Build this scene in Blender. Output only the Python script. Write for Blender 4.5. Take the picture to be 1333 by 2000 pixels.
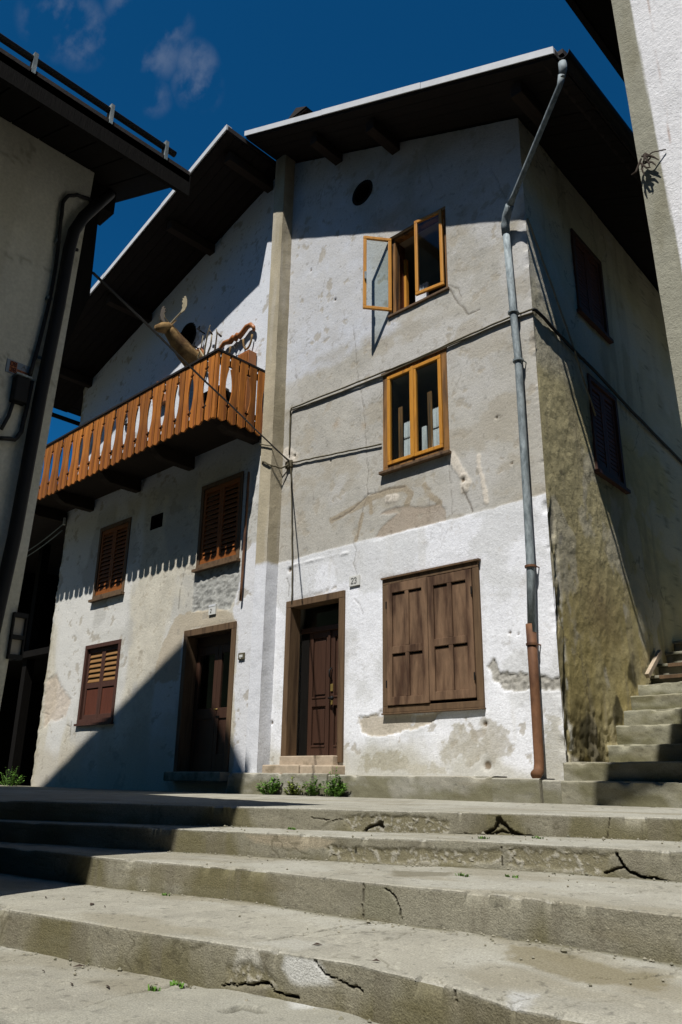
import bpy, math, random
import numpy as np
from mathutils import Vector, Matrix
# World axes: X runs along the front of the corner house (to the right), Y goes into the house,
# Z is up; the origin is the foot of the house's right front corner. Metres.
sc = bpy.context.scene
for o in list(bpy.data.objects): bpy.data.objects.remove(o)
col = sc.collection
# ------------------------------------------------------------------ camera
cam = bpy.data.cameras.new('camera'); cam_ob = bpy.data.objects.new('camera', cam); col.objects.link(cam_ob)
RT = Vector((0.723916, 0.689735, 0.014530)); UP = Vector((0.213512, -0.244021, 0.945974)); FW = Vector((-0.656017, 0.681703, 0.323917))
m = Matrix.Identity(4)
for i in range(3):
    m[i][0] = RT[i]; m[i][1] = UP[i]; m[i][2] = -FW[i]
m[0][3], m[1][3], m[2][3] = 4.135, -7.655, -0.087
cam_ob.matrix_world = m
cam.sensor_fit = 'VERTICAL'; cam.sensor_height = 36.0; cam.lens = 1536.0/2000*36; cam.clip_start = 0.05; cam.clip_end = 2000
sc.camera = cam_ob
# ------------------------------------------------------------------ sky, sun, exposure
SUN = Vector((0.34, -1.0, 1.82)).normalized()
world = bpy.data.worlds.new('World'); sc.world = world; world.use_nodes = True
nt = world.node_tree; nt.nodes.clear()
wo = nt.nodes.new('ShaderNodeOutputWorld'); bg = nt.nodes.new('ShaderNodeBackground'); sky = nt.nodes.new('ShaderNodeTexSky')
sky.sky_type = 'NISHITA'; sky.sun_disc = False
sky.sun_elevation = math.asin(SUN.z); sky.sun_rotation = math.atan2(SUN.x, SUN.y)
sky.altitude = 2200; sky.air_density = 0.9; sky.dust_density = 0.05; sky.ozone_density = 2.0
SKY_STRENGTH = 0.052
bg.inputs[1].default_value = SKY_STRENGTH
# thin fair-weather wisps, made of noise over the whole dome
tc = nt.nodes.new('ShaderNodeTexCoord')
def wn(t, **kw):
    n = nt.nodes.new(t)
    for k, v in kw.items(): setattr(n, k, v)
    return n
mp = wn('ShaderNodeMapping'); mp.inputs['Scale'].default_value = (1.0, 1.35, 1.1); mp.inputs['Location'].default_value = (0.35, 0.1, 0.0)
nt.links.new(tc.outputs['Generated'], mp.inputs[0])
nz = wn('ShaderNodeTexNoise'); nz.inputs['Scale'].default_value = 17.0; nz.inputs['Detail'].default_value = 7; nz.inputs['Roughness'].default_value = 0.55
nt.links.new(mp.outputs[0], nz.inputs['Vector'])
acc = None
def blob(d, rad, amp):
    global acc
    v = Vector(d).normalized()
    dp = wn('ShaderNodeVectorMath', operation='DOT_PRODUCT'); dp.inputs[1].default_value = v
    nt.links.new(tc.outputs['Generated'], dp.inputs[0])
    mr = wn('ShaderNodeMapRange', interpolation_type='SMOOTHSTEP')
    mr.inputs['From Min'].default_value = math.cos(rad); mr.inputs['From Max'].default_value = 1.0; mr.inputs['To Max'].default_value = amp
    nt.links.new(dp.outputs['Value'], mr.inputs['Value'])
    if acc is None: acc = mr.outputs[0]
    else:
        a = wn('ShaderNodeMath', operation='MAXIMUM'); nt.links.new(acc, a.inputs[0]); nt.links.new(mr.outputs[0], a.inputs[1]); acc = a.outputs[0]
for d, r_, a_ in [((-0.639,0.225,0.735),0.05,1.0),((-0.631,0.247,0.736),0.05,1.0),((-0.621,0.264,0.738),0.035,0.7),((-0.587,0.287,0.757),0.045,0.9),((-0.574,0.308,0.759),0.05,1.0),((-0.593,0.315,0.741),0.045,0.9),((-0.572,0.357,0.738),0.035,0.9),((-0.584,0.368,0.723),0.04,1.0),((-0.620,0.336,0.709),0.03,0.6)]: blob(d, r_*0.8, a_*0.6)
rnd = random.Random(11)
for i in range(14):
    a = rnd.uniform(0, 6.28); e = rnd.uniform(0.25, 1.3)
    v = Vector((math.cos(a)*math.cos(e), math.sin(a)*math.cos(e), math.sin(e)))
    if v.dot(FW) < 0.62: blob(v, rnd.uniform(0.05, 0.12), 0.6)
rp = wn('ShaderNodeMapRange', interpolation_type='SMOOTHSTEP'); rp.inputs['From Min'].default_value = 0.46; rp.inputs['From Max'].default_value = 0.70
nt.links.new(nz.outputs['Fac'], rp.inputs['Value'])
mu = wn('ShaderNodeMath', operation='MULTIPLY'); nt.links.new(acc, mu.inputs[0]); nt.links.new(rp.outputs[0], mu.inputs[1])
mx = wn('ShaderNodeMix', data_type='RGBA'); nt.links.new(mu.outputs[0], mx.inputs['Factor'])
tint = wn('ShaderNodeMix', data_type='RGBA', blend_type='MULTIPLY'); tint.inputs['Factor'].default_value = 1.0; tint.inputs['B'].default_value = (0.10, 1.02, 1.52, 1)   # slide film's deep blue
nt.links.new(sky.outputs[0], tint.inputs['A']); nt.links.new(tint.outputs['Result'], mx.inputs['A']); mx.inputs['B'].default_value = (2.7, 3.5, 5.2, 1)
nt.links.new(mx.outputs['Result'], bg.inputs[0]); nt.links.new(bg.outputs[0], wo.inputs[0])
sl = bpy.data.lights.new('sun', 'SUN'); sl.energy = 5.0; sl.angle = math.radians(0.53); sl.color = (1.0, 0.97, 0.925)
so = bpy.data.objects.new('sun', sl); col.objects.link(so); so.rotation_euler = SUN.to_track_quat('Z', 'Y').to_euler(); so.location = (5, -12, 22)
sc.view_settings.view_transform = 'Standard'; sc.view_settings.look = 'None'; sc.view_settings.gamma = 1.0
sc.view_settings.exposure = 0.15; sc.view_settings.use_curve_mapping = False
sc.render.engine = 'CYCLES'
try: sc.cycles.max_bounces = 6; sc.cycles.diffuse_bounces = 1; sc.cycles.transparent_max_bounces = 12
except Exception: pass

# ------------------------------------------------------------------ helpers
def ident(o, label=None, cat=None, group=None, kind=None):
    if label: o['label'] = label
    if cat: o['category'] = cat
    if group: o['group'] = group
    if kind: o['kind'] = kind
    return o
def attach(o, parent):
    if parent is not None:
        o.parent = parent
        o.matrix_parent_inverse = base_matrix(parent).inverted()
    return o
def base_matrix(o):
    mm = o.matrix_basis.copy()
    if o.parent is not None: mm = base_matrix(o.parent) @ o.matrix_parent_inverse @ mm
    return mm
def empty(name, loc, label=None, cat=None, group=None, kind=None):
    o = bpy.data.objects.new(name, None); col.objects.link(o); o.location = loc; o.empty_display_size = 0.2
    return ident(o, label, cat, group, kind)
def link_mesh(name, me, mat, parent=None, smooth=False):
    if mat is not None: me.materials.append(mat)
    if smooth: me.polygons.foreach_set('use_smooth', np.ones(len(me.polygons), dtype=bool))
    o = bpy.data.objects.new(name, me); col.objects.link(o); attach(o, parent); return o
class MB:
    def __init__(s): s.v = []; s.f = []
    def add(s, vs, fs):
        b = len(s.v); s.v += [tuple(p) for p in vs]; s.f += [tuple(i+b for i in q) for q in fs]; return s
    def box(s, x0, x1, y0, y1, z0, z1):
        return s.add([(x0,y0,z0),(x1,y0,z0),(x1,y1,z0),(x0,y1,z0),(x0,y0,z1),(x1,y0,z1),(x1,y1,z1),(x0,y1,z1)],
                     [(0,3,2,1),(4,5,6,7),(0,1,5,4),(1,2,6,5),(2,3,7,6),(3,0,4,7)])
    def beam(s, a, b, w, h, upv=(0,0,1)):
        a = Vector(a); b = Vector(b); d = (b-a).normalized(); u = Vector(upv); sd = d.cross(u)
        if sd.length < 1e-4: sd = d.cross(Vector((1,0,0)))
        sd.normalize(); u = sd.cross(d).normalized(); sd = sd*(w/2); u = u*(h/2)
        return s.add([a-sd-u, a+sd-u, a+sd+u, a-sd+u, b-sd-u, b+sd-u, b+sd+u, b-sd+u],
                     [(0,3,2,1),(4,5,6,7),(0,1,5,4),(1,2,6,5),(2,3,7,6),(3,0,4,7)])
    def tube(s, pts, r, n=10, cap=True):
        P = [Vector(p) for p in pts]; R_ = r if isinstance(r, (list, tuple)) else [r]*len(P)
        b = len(s.v); ref = None
        for i, p in enumerate(P):
            d = (P[min(i+1, len(P)-1)]-P[max(i-1, 0)]).normalized()
            if ref is None:
                ref = Vector((0,0,1)) if abs(d.z) < 0.9 else Vector((1,0,0))
            sd = (ref-d*ref.dot(d)).normalized(); ref = sd; u = d.cross(sd)
            for k in range(n):
                a = 2*math.pi*k/n; s.v.append(tuple(p+(sd*math.cos(a)+u*math.sin(a))*R_[i]))
        for i in range(len(P)-1):
            for k in range(n):
                k2 = (k+1) % n; s.f.append((b+i*n+k, b+i*n+k2, b+(i+1)*n+k2, b+(i+1)*n+k))
        if cap:
            s.f.append(tuple(b+k for k in range(n))[::-1]); s.f.append(tuple(b+(len(P)-1)*n+k for k in range(n)))
        return s
    def prism(s, poly, y0, y1, ax='y'):      # polygon in XZ extruded along Y, or in YZ along X
        n = len(poly)
        g = (lambda p, t: (p[0], t, p[1])) if ax == 'y' else (lambda p, t: (t, p[0], p[1]))
        vs = [g(p, y0) for p in poly]+[g(p, y1) for p in poly]
        fs = [tuple(range(n)), tuple(range(2*n-1, n-1, -1))]+[(i, i+n, (i+1) % n+n, (i+1) % n) for i in range(n)]
        return s.add(vs, fs)
    def ring(s, x0, x1, z0, z1, w, y0, y1, wb=None, wt=None):   # rectangular frame, stiles between rails
        wb = w if wb is None else wb; wt = w if wt is None else wt
        s.box(x0, x1, y0, y1, z0, z0+wb); s.box(x0, x1, y0, y1, z1-wt, z1)
        s.box(x0, x0+w, y0+0.002, y1, z0+wb, z1-wt); return s.box(x1-w, x1, y0+0.002, y1, z0+wb, z1-wt)
    def sphere(s, c, r, nu=12, nv=8):
        b = len(s.v); r = r if isinstance(r, (tuple, list)) else (r, r, r)
        for j in range(nv+1):
            t = math.pi*j/nv
            for i in range(nu):
                a = 2*math.pi*i/nu; s.v.append((c[0]+r[0]*math.sin(t)*math.cos(a), c[1]+r[1]*math.sin(t)*math.sin(a), c[2]+r[2]*math.cos(t)))
        for j in range(nv):
            for i in range(nu):
                i2 = (i+1) % nu; s.f.append((b+j*nu+i, b+(j+1)*nu+i, b+(j+1)*nu+i2, b+j*nu+i2))
        return s
    def build(s, name, mat, parent=None, smooth=False, bevel=0.0):
        me = bpy.data.meshes.new(name); me.from_pydata(s.v, [], s.f); me.validate(); me.update()
        import bmesh
        bm = bmesh.new(); bm.from_mesh(me); bmesh.ops.recalc_face_normals(bm, faces=bm.faces); bm.to_mesh(me); bm.free()
        o = link_mesh(name, me, mat, parent, smooth)
        if bevel:
            b = o.modifiers.new('bevel', 'BEVEL'); b.width = bevel; b.segments = 2; b.limit_method = 'ANGLE'
        return o
def dup(o, parent, off=(0,0,0), rz=0.0, about=None):
    c = o.copy(); col.objects.link(c); c.parent = parent; c.matrix_parent_inverse = base_matrix(parent).inverted() if parent else Matrix.Identity(4)
    mm = Matrix.Translation(Vector(off)) @ o.matrix_basis
    c.matrix_basis = mm; return c
# numpy value noise
def _h(ix, iy, s):
    n = (ix.astype(np.int64)*374761393 + iy.astype(np.int64)*668265263 + s*1442695041) & 0x7fffffff
    n = ((n ^ (n >> 13))*1274126177) & 0x7fffffff
    return ((n ^ (n >> 16)) & 0xffff)/65535.0
def vnoise(x, y, s=0):
    ix = np.floor(x); iy = np.floor(y); fx = x-ix; fy = y-iy; fx = fx*fx*(3-2*fx); fy = fy*fy*(3-2*fy)
    return (_h(ix, iy, s)*(1-fx)+_h(ix+1, iy, s)*fx)*(1-fy)+(_h(ix, iy+1, s)*(1-fx)+_h(ix+1, iy+1, s)*fx)*fy
def fbm(x, y, s=0, o=4, g=0.5):
    r = 0; a = 1; t = 0; x, y = x*0.92-y*0.39, x*0.39+y*0.92
    for i in range(o): r = r+a*vnoise(x, y, s+i*17); t += a; a *= g; x, y = (x*0.8-y*0.6)*2.03+5.1, (x*0.6+y*0.8)*2.03+9.7
    return r/t
def sstep(v, a, b): t = np.clip((v-a)/(b-a), 0, 1); return t*t*(3-2*t)
def pdist(x, y, pts):
    d = np.full(x.shape, 1e9)
    for (ax, ay), (bx, by) in zip(pts[:-1], pts[1:]):
        dx, dy = bx-ax, by-ay; t = np.clip(((x-ax)*dx+(y-ay)*dy)/(dx*dx+dy*dy+1e-12), 0, 1)
        d = np.minimum(d, np.hypot(x-ax-t*dx, y-ay-t*dy))
    return d
def inpoly(x, y, pts):
    r = np.zeros(x.shape, bool); n = len(pts)
    for i in range(n):
        (ax, ay), (bx, by) = pts[i], pts[(i+1) % n]
        if ay == by: continue
        c = ((ay > y) != (by > y)) & (x < (bx-ax)*(y-ay)/(by-ay)+ax); r ^= c
    return r
def polymask(x, y, pts, soft=0.02):
    d = pdist(x, y, list(pts)+[pts[0]]); return sstep(np.where(inpoly(x, y, pts), d, -d), -soft, soft)
def lerp(c, tgt, mk): return c*(1-mk[..., None])+np.asarray(tgt)*mk[..., None]
def grid_mesh(name, P, C, keep, mat, parent, smooth=True, sharp=None):
    nv, nu = P.shape[:2]; idx = np.arange(nv*nu).reshape(nv, nu)
    q = np.stack([idx[:-1,:-1], idx[:-1,1:], idx[1:,1:], idx[1:,:-1]], -1)[keep]
    used = np.zeros(nv*nu, bool); used[q.ravel()] = True; remap = np.cumsum(used)-1; q = remap[q]
    V = P.reshape(-1,3)[used]; CC = C.reshape(-1,3)[used]
    me = bpy.data.meshes.new(name); me.vertices.add(len(V)); me.vertices.foreach_set('co', V.astype(np.float32).ravel())
    me.loops.add(q.size); me.loops.foreach_set('vertex_index', q.astype(np.int32).ravel())
    me.polygons.add(len(q)); me.polygons.foreach_set('loop_start', (np.arange(len(q))*4).astype(np.int32))
    try: me.polygons.foreach_set('loop_total', np.full(len(q), 4, np.int32))
    except Exception: pass
    me.update(calc_edges=True)
    a = me.color_attributes.new('Col', 'FLOAT_COLOR', 'POINT')
    a.data.foreach_set('color', np.concatenate([np.clip(CC, 0.005, 1), np.ones((len(CC),1))], 1).astype(np.float32).ravel())
    if sharp: me.polygons.foreach_set('use_smooth', np.ones(len(me.polygons), dtype=bool)); me.set_sharp_from_angle(angle=math.radians(sharp))
    return link_mesh(name, me, mat, parent, smooth)
def axis(lo, hi, step, marks):
    ms = sorted({lo, hi, *[k for k in marks if lo < k < hi]}); out = []
    for a, b in zip(ms[:-1], ms[1:]):
        n = max(1, int(round((b-a)/step))); out += list(np.linspace(a, b, n, endpoint=False))
    return np.array(out+[hi])

# ------------------------------------------------------------------ materials
def mat(name, c, rough=0.8, var=0.25, scale=6.0, stretch=(1,1,1), bump=0.3, bscale=None, metal=0.0, dark=None, dmin=0.5, dmax=0.7, attr=False, spec=0.3, bdist=0.01, rndv=0.0, lump=None):
    M = bpy.data.materials.new(name); M.use_nodes = True; t = M.node_tree; b = t.nodes['Principled BSDF']
    b.inputs['Roughness'].default_value = rough; b.inputs['Metallic'].default_value = metal; b.inputs['Specular IOR Level'].default_value = spec
    tcx = t.nodes.new('ShaderNodeTexCoord'); mpn = t.nodes.new('ShaderNodeMapping'); mpn.inputs['Scale'].default_value = stretch
    t.links.new(tcx.outputs['Object'], mpn.inputs[0])
    n1 = t.nodes.new('ShaderNodeTexNoise'); n1.inputs['Scale'].default_value = scale; n1.inputs['Detail'].default_value = 6; n1.inputs['Roughness'].default_value = 0.65
    t.links.new(mpn.outputs[0], n1.inputs['Vector'])
    mr = t.nodes.new('ShaderNodeMapRange'); mr.inputs['From Min'].default_value = 0.25; mr.inputs['From Max'].default_value = 0.75
    mr.inputs['To Min'].default_value = 1-var; mr.inputs['To Max'].default_value = 1+var; t.links.new(n1.outputs['Fac'], mr.inputs['Value'])
    if attr:
        src = t.nodes.new('ShaderNodeAttribute'); src.attribute_name = 'Col'; csock = src.outputs['Color']
    else:
        src = t.nodes.new('ShaderNodeRGB'); src.outputs[0].default_value = (*c, 1); csock = src.outputs[0]
    if dark is not None:
        n2 = t.nodes.new('ShaderNodeTexNoise'); n2.inputs['Scale'].default_value = scale*0.35; n2.inputs['Detail'].default_value = 5
        t.links.new(mpn.outputs[0], n2.inputs['Vector'])
        m2 = t.nodes.new('ShaderNodeMapRange'); m2.inputs['From Min'].default_value = dmin; m2.inputs['From Max'].default_value = dmax; t.links.new(n2.outputs['Fac'], m2.inputs['Value'])
        mxx = t.nodes.new('ShaderNodeMix'); mxx.data_type = 'RGBA'; t.links.new(m2.outputs[0], mxx.inputs['Factor']); t.links.new(csock, mxx.inputs['A']); mxx.inputs['B'].default_value = (*dark, 1); csock = mxx.outputs['Result']
    ml = t.nodes.new('ShaderNodeVectorMath'); ml.operation = 'SCALE'; t.links.new(csock, ml.inputs[0]); t.links.new(mr.outputs[0], ml.inputs['Scale'])
    csock = ml.outputs[0]
    if rndv:
        oi = t.nodes.new('ShaderNodeObjectInfo'); m4 = t.nodes.new('ShaderNodeMapRange'); m4.inputs['To Min'].default_value = 1-rndv; m4.inputs['To Max'].default_value = 1+rndv*0.6; t.links.new(oi.outputs['Random'], m4.inputs['Value'])
        ml2 = t.nodes.new('ShaderNodeVectorMath'); ml2.operation = 'SCALE'; t.links.new(csock, ml2.inputs[0]); t.links.new(m4.outputs[0], ml2.inputs['Scale']); csock = ml2.outputs[0]
    t.links.new(csock, b.inputs['Base Color'])
    if bump:
        n3 = t.nodes.new('ShaderNodeTexNoise'); n3.inputs['Scale'].default_value = bscale or scale*4; n3.inputs['Detail'].default_value = 5; n3.inputs['Roughness'].default_value = 0.6
        t.links.new(mpn.outputs[0], n3.inputs['Vector'])
        bp = t.nodes.new('ShaderNodeBump'); bp.inputs['Strength'].default_value = bump; bp.inputs['Distance'].default_value = bdist
        t.links.new(n3.outputs['Fac'], bp.inputs['Height']); t.links.new(bp.outputs[0], b.inputs['Normal'])
        if lump:
            n5 = t.nodes.new('ShaderNodeTexNoise'); n5.inputs['Scale'].default_value = lump[0]; n5.inputs['Detail'].default_value = 3; t.links.new(mpn.outputs[0], n5.inputs['Vector'])
            bq = t.nodes.new('ShaderNodeBump'); bq.inputs['Strength'].default_value = lump[1]; bq.inputs['Distance'].default_value = lump[2]; t.links.new(n5.outputs['Fac'], bq.inputs['Height']); t.links.new(bq.outputs[0], bp.inputs['Normal'])
    return M
V_ = (9, 9, 0.8); H_ = (0.8, 9, 9); D_ = (9, 0.8, 9)
M = dict(
 plaster=mat('plaster', (1,1,1), 0.95, 0.15, 42, attr=True, bump=0.6, bscale=85, spec=0.1, bdist=0.008, lump=(26, 0.28, 0.016)),
 concrete=mat('concrete', (1,1,1), 0.95, 0.38, 130, attr=True, bump=0.8, bscale=150, spec=0.1, bdist=0.006, lump=(40, 0.4, 0.008)),
 stone=mat('stone', (0.27,0.25,0.19), 0.95, 0.25, 14, bump=0.6, bscale=40, spec=0.1, dark=(0.11,0.11,0.07), dmin=0.5, dmax=0.7),
 sandstone=mat('sandstone', (0.42,0.34,0.25), 0.95, 0.2, 14, bump=0.4, bscale=60, spec=0.1, dark=(0.2,0.16,0.1), dmin=0.58, dmax=0.75),
 honey=mat('honey_wood', (0.54,0.24,0.03), 0.45, 0.22, 5, V_, bump=0.15, spec=0.4, dark=(0.26,0.1,0.025), dmin=0.55, dmax=0.8),
 honey_old=mat('weathered_honey_wood', (0.26,0.125,0.035), 0.7, 0.35, 4, V_, bump=0.3, dark=(0.07,0.04,0.02), dmin=0.45, dmax=0.65),
 brown=mat('brown_shutter_wood', (0.175,0.105,0.06), 0.85, 0.32, 3.2, (7,7,1.3), bump=0.35, dark=(0.06,0.03,0.016), dmin=0.43, dmax=0.66),
 brown_frame=mat('brown_frame_wood', (0.13,0.08,0.042), 0.75, 0.25, 4, V_, bump=0.3, dark=(0.06,0.034,0.018), dmin=0.5, dmax=0.7),
 door=mat('red_brown_door_paint', (0.055,0.026,0.016), 0.5, 0.25, 4, V_, bump=0.2, spec=0.35),
 redwood=mat('red_brown_shutter_wood', (0.105,0.032,0.017), 0.65, 0.3, 4, V_, bump=0.25),
 redframe=mat('dark_red_frame_wood', (0.07,0.03,0.02), 0.7, 0.3, 4, V_, bump=0.25),
 slat=mat('straw_slat_wood', (0.24,0.125,0.042), 0.7, 0.3, 5, H_, bump=0.2),
 balc=mat('orange_balcony_wood', (0.47,0.165,0.022), 0.6, 0.3, 4, V_, bump=0.3, dark=(0.24,0.075,0.014), dmin=0.42, dmax=0.7, rndv=0.35),
 louvre=mat('orange_brown_louvre_wood', (0.24,0.075,0.013), 0.65, 0.3, 4, H_, bump=0.2),
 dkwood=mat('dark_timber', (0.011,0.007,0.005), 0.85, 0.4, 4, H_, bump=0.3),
 dkwood2=mat('old_beam_timber', (0.022,0.014,0.009), 0.85, 0.4, 4, D_, bump=0.3),
 blackwood=mat('black_timber_and_recess', (0.007,0.006,0.005), 0.9, 0.4, 4, V_, bump=0.3, spec=0.1),
 blackmetal=mat('black_metal', (0.008,0.008,0.008), 0.6, 0.3, 8, bump=0.1, spec=0.2),
 galv=mat('galvanised_steel', (0.27,0.31,0.32), 0.7, 0.4, 14, (3,3,1), bump=0.15, metal=0.08, spec=0.25, dark=(0.15,0.18,0.19), dmin=0.45, dmax=0.65),
 rust=mat('rusty_brown_pipe', (0.16,0.075,0.035), 0.75, 0.3, 8, (2,2,1), bump=0.2, dark=(0.07,0.03,0.016), dmin=0.5, dmax=0.7),
 flash=mat('pale_verge_flashing', (0.62,0.63,0.64), 0.6, 0.12, 4, bump=0.1, spec=0.3),
 tile=mat('dark_roof_tile', (0.03,0.023,0.02), 0.9, 0.35, 6, bump=0.3),
 brick=mat('brick', (0.2,0.08,0.045), 0.9, 0.35, 12, bump=0.4),
 cable=mat('grey_brown_cable', (0.10,0.085,0.05), 0.8, 0.2, 20, bump=0.1),
 cable_b=mat('black_cable', (0.012,0.012,0.012), 0.6, 0.2, 20, bump=0.1),
 leaf=mat('weed_leaf', (0.10,0.21,0.028), 0.6, 0.6, 25, bump=0.1),
 leaf2=mat('yellowing_weed_leaf', (0.15,0.19,0.035), 0.6, 0.6, 25, bump=0.1),
 dry=mat('dry_stem', (0.05,0.035,0.025), 0.9, 0.3, 18, bump=0.1),
 lace=mat('white_lace', (0.72,0.73,0.75), 0.9, 0.1, 30, bump=0.5, bscale=60),
 white=mat('white_enamel', (0.62,0.62,0.58), 0.6, 0.06, 30, bump=0.05),
 ink=mat('grey_ink', (0.16,0.16,0.15), 0.7, 0.1, 30, bump=0),
 orange=mat('orange_print', (0.36,0.12,0.04), 0.6, 0.1, 30, bump=0),
 red_ink=mat('dark_red_ink', (0.07,0.012,0.01), 0.6, 0.1, 30, bump=0),
 plate=mat('grey_blue_plate', (0.2,0.24,0.28), 0.6, 0.1, 30, bump=0),
 brass=mat('old_brass', (0.35,0.25,0.08), 0.45, 0.2, 20, bump=0.05, metal=0.6),
 fur=mat('tan_fur', (0.25,0.155,0.06), 0.95, 0.5, 14, bump=0.9, bscale=70, dark=(0.11,0.06,0.025), dmin=0.45, dmax=0.65),
 bone=mat('pale_antler', (0.33,0.28,0.18), 0.8, 0.25, 20, bump=0.2),
 horn=mat('dark_horn', (0.06,0.045,0.03), 0.7, 0.3, 20, bump=0.2),
 yoke=mat('polished_yoke_wood', (0.34,0.12,0.03), 0.4, 0.3, 8, H_, bump=0.15, spec=0.5),
 soil=mat('soil', (0.05,0.04,0.03), 1.0, 0.4, 30, bump=0.5),
 ground=mat('packed_ground', (0.09,0.085,0.065), 1.0, 0.3, 2.0, bump=0.4, bscale=30),
 sky_block=mat('sky_block_slope', (0.03,0.045,0.018), 1.0, 0.5, 0.08, bump=0.0),
 inside=mat('room_plaster', (0.32,0.29,0.24), 0.95, 0.1, 3, bump=0.1),
 cream=mat('cream_render', (0.52,0.50,0.41), 0.95, 0.06, 3, bump=0.3, bscale=60, spec=0.1),
)
def glass_mat():
    G = bpy.data.materials.new('window_glass'); G.use_nodes = True; t = G.node_tree; t.nodes.clear()
    o = t.nodes.new('ShaderNodeOutputMaterial'); mixs = t.nodes.new('ShaderNodeMixShader'); tr = t.nodes.new('ShaderNodeBsdfTransparent'); gl = t.nodes.new('ShaderNodeBsdfGlossy')
    fr = t.nodes.new('ShaderNodeFresnel'); fr.inputs[0].default_value = 1.5; gl.inputs['Roughness'].default_value = 0.02; tr.inputs[0].default_value = (0.9,0.93,0.92,1)
    ge = t.nodes.new('ShaderNodeNewGeometry'); sb = t.nodes.new('ShaderNodeMath'); sb.operation = 'SUBTRACT'; sb.use_clamp = True; t.links.new(fr.outputs[0], sb.inputs[0]); t.links.new(ge.outputs['Backfacing'], sb.inputs[1]); t.links.new(sb.outputs[0], mixs.inputs[0]); t.links.new(tr.outputs[0], mixs.inputs[1]); t.links.new(gl.outputs[0], mixs.inputs[2]); t.links.new(mixs.outputs[0], o.inputs[0]); return G
M['glass'] = glass_mat()

# ================================================================== CORNER HOUSE
HOUSE = empty('house', (-5.8, 4.0, 0.0), 'tall plastered corner house with gabled roof and orange balcony', 'house')
RX = -4.92                                                       # ridge
def roof_top(x): return np.where(np.asarray(x) > RX, 8.2-0.457*(np.asarray(x)-1.01), 10.78-0.317*(RX-np.asarray(x)))
TH = 0.17
OPEN = dict(door_r=(-4.29,-3.12,0.14,2.39), shutter=(-2.43,-0.94,0.72,2.41), win2=(-2.43,-1.31,3.94,5.43), win3=(-2.30,-1.25,6.38,7.75),
            door_l=(-6.80,-5.44,0.02,2.25), low_l=(-10.05,-8.78,0.86,2.33), up_la=(-10.02,-8.88,3.23,4.72), up_lb=(-6.62,-5.48,3.27,4.78), hatch=(-8.19,-7.79,4.30,4.58))
VENT = [(-2.86, 8.93, 0.20), (-7.53, 8.17, 0.30)]
CR = [  # hairline and wider cracks in the right-hand plaster (x, z)
 ([(-3.036,6.492),(-2.920,5.613),(-2.794,5.023),(-2.751,4.524),(-2.719,4.004),(-2.737,3.680),(-2.850,3.389),(-2.924,3.069)], 0.006, 0.55),
 ([(-2.727,3.677),(-2.567,3.684),(-2.336,3.679),(-2.067,3.649)], 0.010, 0.8),
 ([(-3.397,3.448),(-2.997,3.535),(-2.727,3.677)], 0.008, 0.7),
 ([(-1.254,6.373),(-1.135,6.130),(-1.016,5.956),(-0.940,5.803),(-0.754,5.800)], 0.010, 0.85),
 ([(-1.244,6.418),(-1.103,6.294),(-1.033,6.140)], 0.007, 0.7),
 ([(-1.126,3.412),(-1.080,3.232),(-1.013,3.050)], 0.011, 0.9),
 ([(-1.323,3.812),(-1.315,3.391),(-1.303,3.081)], 0.006, 0.5),
 ([(-2.991,3.046),(-2.922,2.922),(-2.958,2.746),(-2.889,2.518)], 0.007, 0.5),
 ([(-2.952,2.244),(-2.830,2.143),(-2.774,2.011)], 0.006, 0.5),
 ([(-1.591,8.907),(-1.466,8.213),(-1.535,8.114)], 0.006, 0.5), ([(-1.427,7.959),(-1.243,7.925),(-1.084,7.850)], 0.006, 0.5),
 ([(-0.461,7.917),(-0.357,7.594),(-0.256,7.280)], 0.006, 0.45),
 ([(-4.335,2.753),(-4.273,2.626),(-4.287,2.474)], 0.009, 0.6),
]
CRL = [([(-7.094,3.616),(-6.954,3.360),(-7.057,3.013),(-7.068,2.657)], 0.008, 0.6), ([(-6.815,3.427),(-6.816,2.976),(-6.816,2.535)], 0.007, 0.5),
 ([(-10.466,0.869),(-10.300,0.834),(-10.279,0.909),(-10.274,0.655)], 0.01, 0.7), ([(-12.325,2.255),(-11.590,1.159),(-11.244,1.084)], 0.012, 0.5)]
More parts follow.
